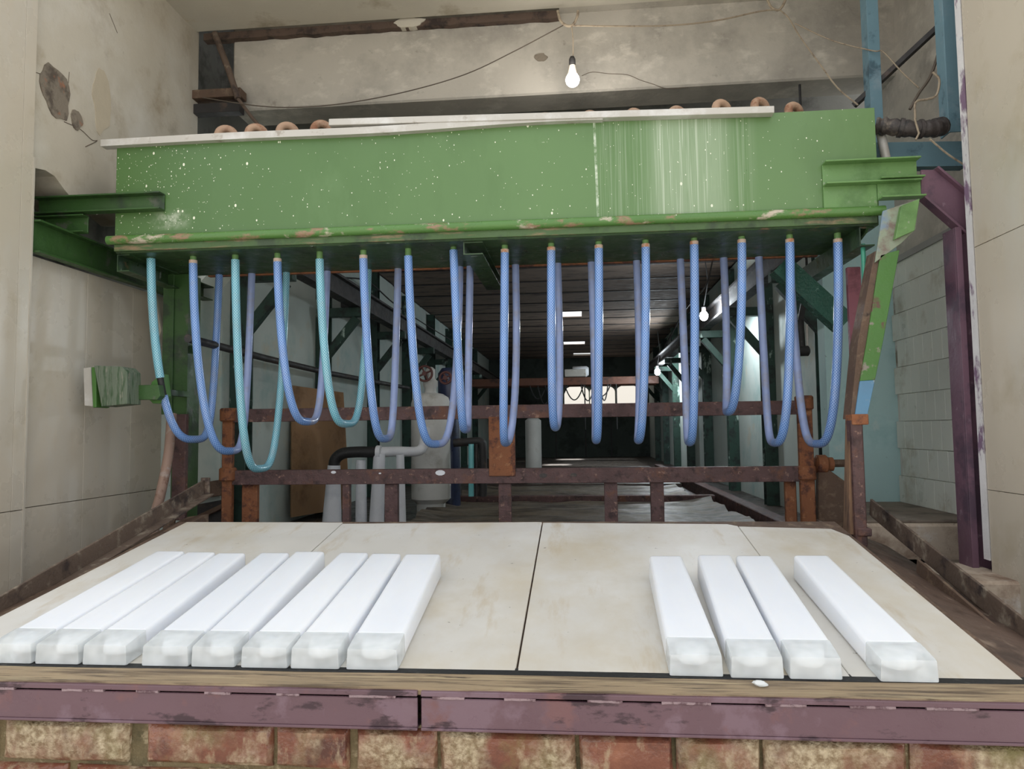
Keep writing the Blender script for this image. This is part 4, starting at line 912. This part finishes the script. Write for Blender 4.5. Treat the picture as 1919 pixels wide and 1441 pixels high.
part('flange', G().lathe(aY(706, 848, YM), [(.05, 0), (.05, .03)], 16, (1, 0, 0)), m_whitep, mf, smooth=True)
# white receiver
YV = 6.0; kk = YV/1350.
c = aY(808, 940, YV); rv = thing('white_receiver', 'white upright receiver vessel with domed top and hand wheels', 'vessel', (c.x, YV, HZ))
zt_ = aY(808, 752, YV).z
part('shell', G().lathe((c.x, YV, HZ), [(.12, 0), (.12, .1), (37*kk, .14), (37*kk, zt_-HZ-.02), (34*kk, zt_-HZ+.03), (24*kk, zt_-HZ+.06), (13*kk, zt_-HZ+.07)], 28), m_whitetank, rv, smooth=True)
part('neck', G().lathe((c.x, YV, zt_+.05), [(13*kk, 0), (11*kk, .06), (14*kk, .08), (14*kk, .12), (9*kk, .14), (9*kk, .22), (4*kk, .24)], 18), m_whitetank, rv, smooth=True)
def wheel(px, py, r_, Y, mt):
    q = aY(px, py, Y); g = G(); n = 20
    pts = [q+V3((r_*math.cos(2*math.pi*k/n), 0, r_*math.sin(2*math.pi*k/n))) for k in range(n+1)]
    g.tube(pts, .010, 7, caps=False)
    for k in range(4): a = k*math.pi/2+.4; g.tube([q, q+V3((r_*math.cos(a), 0, r_*math.sin(a)))], .008, 6)
    g.lathe(q+V3((0, -.02, 0)), [(.02, 0), (.02, .05)], 10, (0, 1, 0))
    part('hand_wheel', g, mt, rv, smooth=True, label='dark red hand wheel')
m_wheel = MM('dark_red_paint', (92, 50, 44), rough=.5)
wheel(796, 700, .062, YV-.12, m_wheel); wheel(835, 708, .048, YV-.1, m_wheel)
part('valve_stem', G().tube([aY(796, 700, YV-.12), aY(800, 712, YV)], .014, 8), m_dark, rv)
nv = solo('navy_column', G().lathe((aY(842, 900, 6.35).x, 6.35, HZ), [(.10, 0), (.10, .3), (.095, aY(842, 700, 6.35).z-HZ), (.06, aY(842, 690, 6.35).z-HZ)], 20), m_slate, 'navy painted upright pipe behind the white vessel', 'pipe', smooth=True)
gt = thing('glass_gauge_set', 'dark pipework with a bright sight glass beside the white vessel', 'gauge', (aY(890, 870, 6.1).x, 6.1, HZ))
part('pipe_run', G().tube(spline([aY(850, 830, 6.1), aY(880, 828, 6.1), aY(900, 828, 6.1), aY(905, 845, 6.1), aY(905, 930, 6.1)], 5), .035, 12), m_dark, gt, smooth=True)
part('sight_glass', G().tube([aY(883, 832, 6.05), aY(883, 930, 6.05)], .024, 12), MM('aqua_glass', (120, 200, 205), rough=.1, spec=.8), gt, smooth=True)
part('upright', G().tube([aY(893, 832, 6.08), aY(893, 930, 6.08)], .018, 10), m_dark, gt, smooth=True)
YV2 = 9.0
solo('far_white_vessel', G().lathe((aY(1000, 860, YV2).x, YV2, HZ), [(.1, 0), (.1, aY(1000, 782, YV2).z-HZ-.04), (.05, aY(1000, 782, YV2).z-HZ)], 18), m_whitetank, 'slim white vessel farther down the hall behind the centre plate', 'vessel', smooth=True)
solo('wall_switch_box', G().box(HL, HL+.10, 6.8, 6.95, 2.72, 2.98), m_dark, 'dark switch box high on the left hall wall', 'box', bevel=.006)
wire('wall_cable', 'dark cable sagging along the upper left hall wall', ((640, 520), (690, 528), (740, 570), (800, 610), (850, 640)), [6.8, 7.2, 8.2, 9.6, 10.8], .008, m_black)
# brine tank covers: wet sheeting and rows of lids
def tarp(name, label, x0, x1, y0, y1, z, seed, mt=None, amp=.03):
    g = G(); nu, nv = 60, 34
    def P(u, v):
        x = x0+(x1-x0)*u; y = y0+(y1-y0)*v
        e = min(u, 1-u, v, 1-v)
        h = amp*(mnoise.noise(V3((x*1.3, y*3.5, seed)))+.5*mnoise.noise(V3((x*3.1, y*9, seed+2))))
        rim = .03*max(0, 1-min(u, 1-u)/.08)*(1+.6*mnoise.noise(V3((y*2, 0, seed))))
        return (x+.06*mnoise.noise(V3((y*2, seed, 1))), y+.05*mnoise.noise(V3((x*2, seed, 4))), z+.03+h+rim)
    g.grid(P, nu, nv); n0 = len(g.v)
    top = list(g.v)
    for p_ in top: g.v.append(p_-V3((0, 0, .012)))
    g.f += [tuple(i+n0 for i in f[::-1]) for f in list(g.f)]
    W = nu+1
    ring = [i for i in range(W)]+[j*W+nu for j in range(1, nv+1)]+[nv*W+i for i in range(nu-1, -1, -1)]+[j*W for j in range(nv-1, 0, -1)]
    for a, b in zip(ring, ring[1:]+ring[:1]): g.f.append((a, b, b+n0, a+n0))
    return solo(name, g, mt or m_tarp, label, 'sheet', smooth=True)
tarp('wet_sheeting', 'wet brown plastic sheeting on the deck just behind the tipping frame', -1.25, 1.15, 4.75, 6.6, HZ+.02, 3.)
tarp('wet_sheeting', 'second spread of brown sheeting farther back on the deck', -1.15, 1.05, 6.75, 8.4, HZ+.02, 8.)
solo('deck_beam', G().box(-1.3, 1.2, 6.62, 6.72, HZ, HZ+.10), m_rust, 'dark rusty cross beam lying between the two sheetings', 'beam', bevel=.006)
for k in range(6):
    y = 8.7+1.3*k
    solo('lid_board', G().box(-1.35, 1.2, y, y+1.1, HZ, HZ+.05+.01*(k % 2)), m_deck, 'dark wooden lid board on the deck, %s row behind the sheeting' % ORD[k], 'board', 'lid boards on the deck', bevel=.01)
solo('deck_kerb', G().box(1.22, 1.32, 4.4, 12, HZ, HZ+.12), m_rust, 'rusty kerb along the right of the deck', 'kerb', bevel=.006)
for o in bpy.data.objects:
    if '_loc' in o: del o['_loc']
for m in bpy.data.materials:
    if '_col' in m: del m['_col']
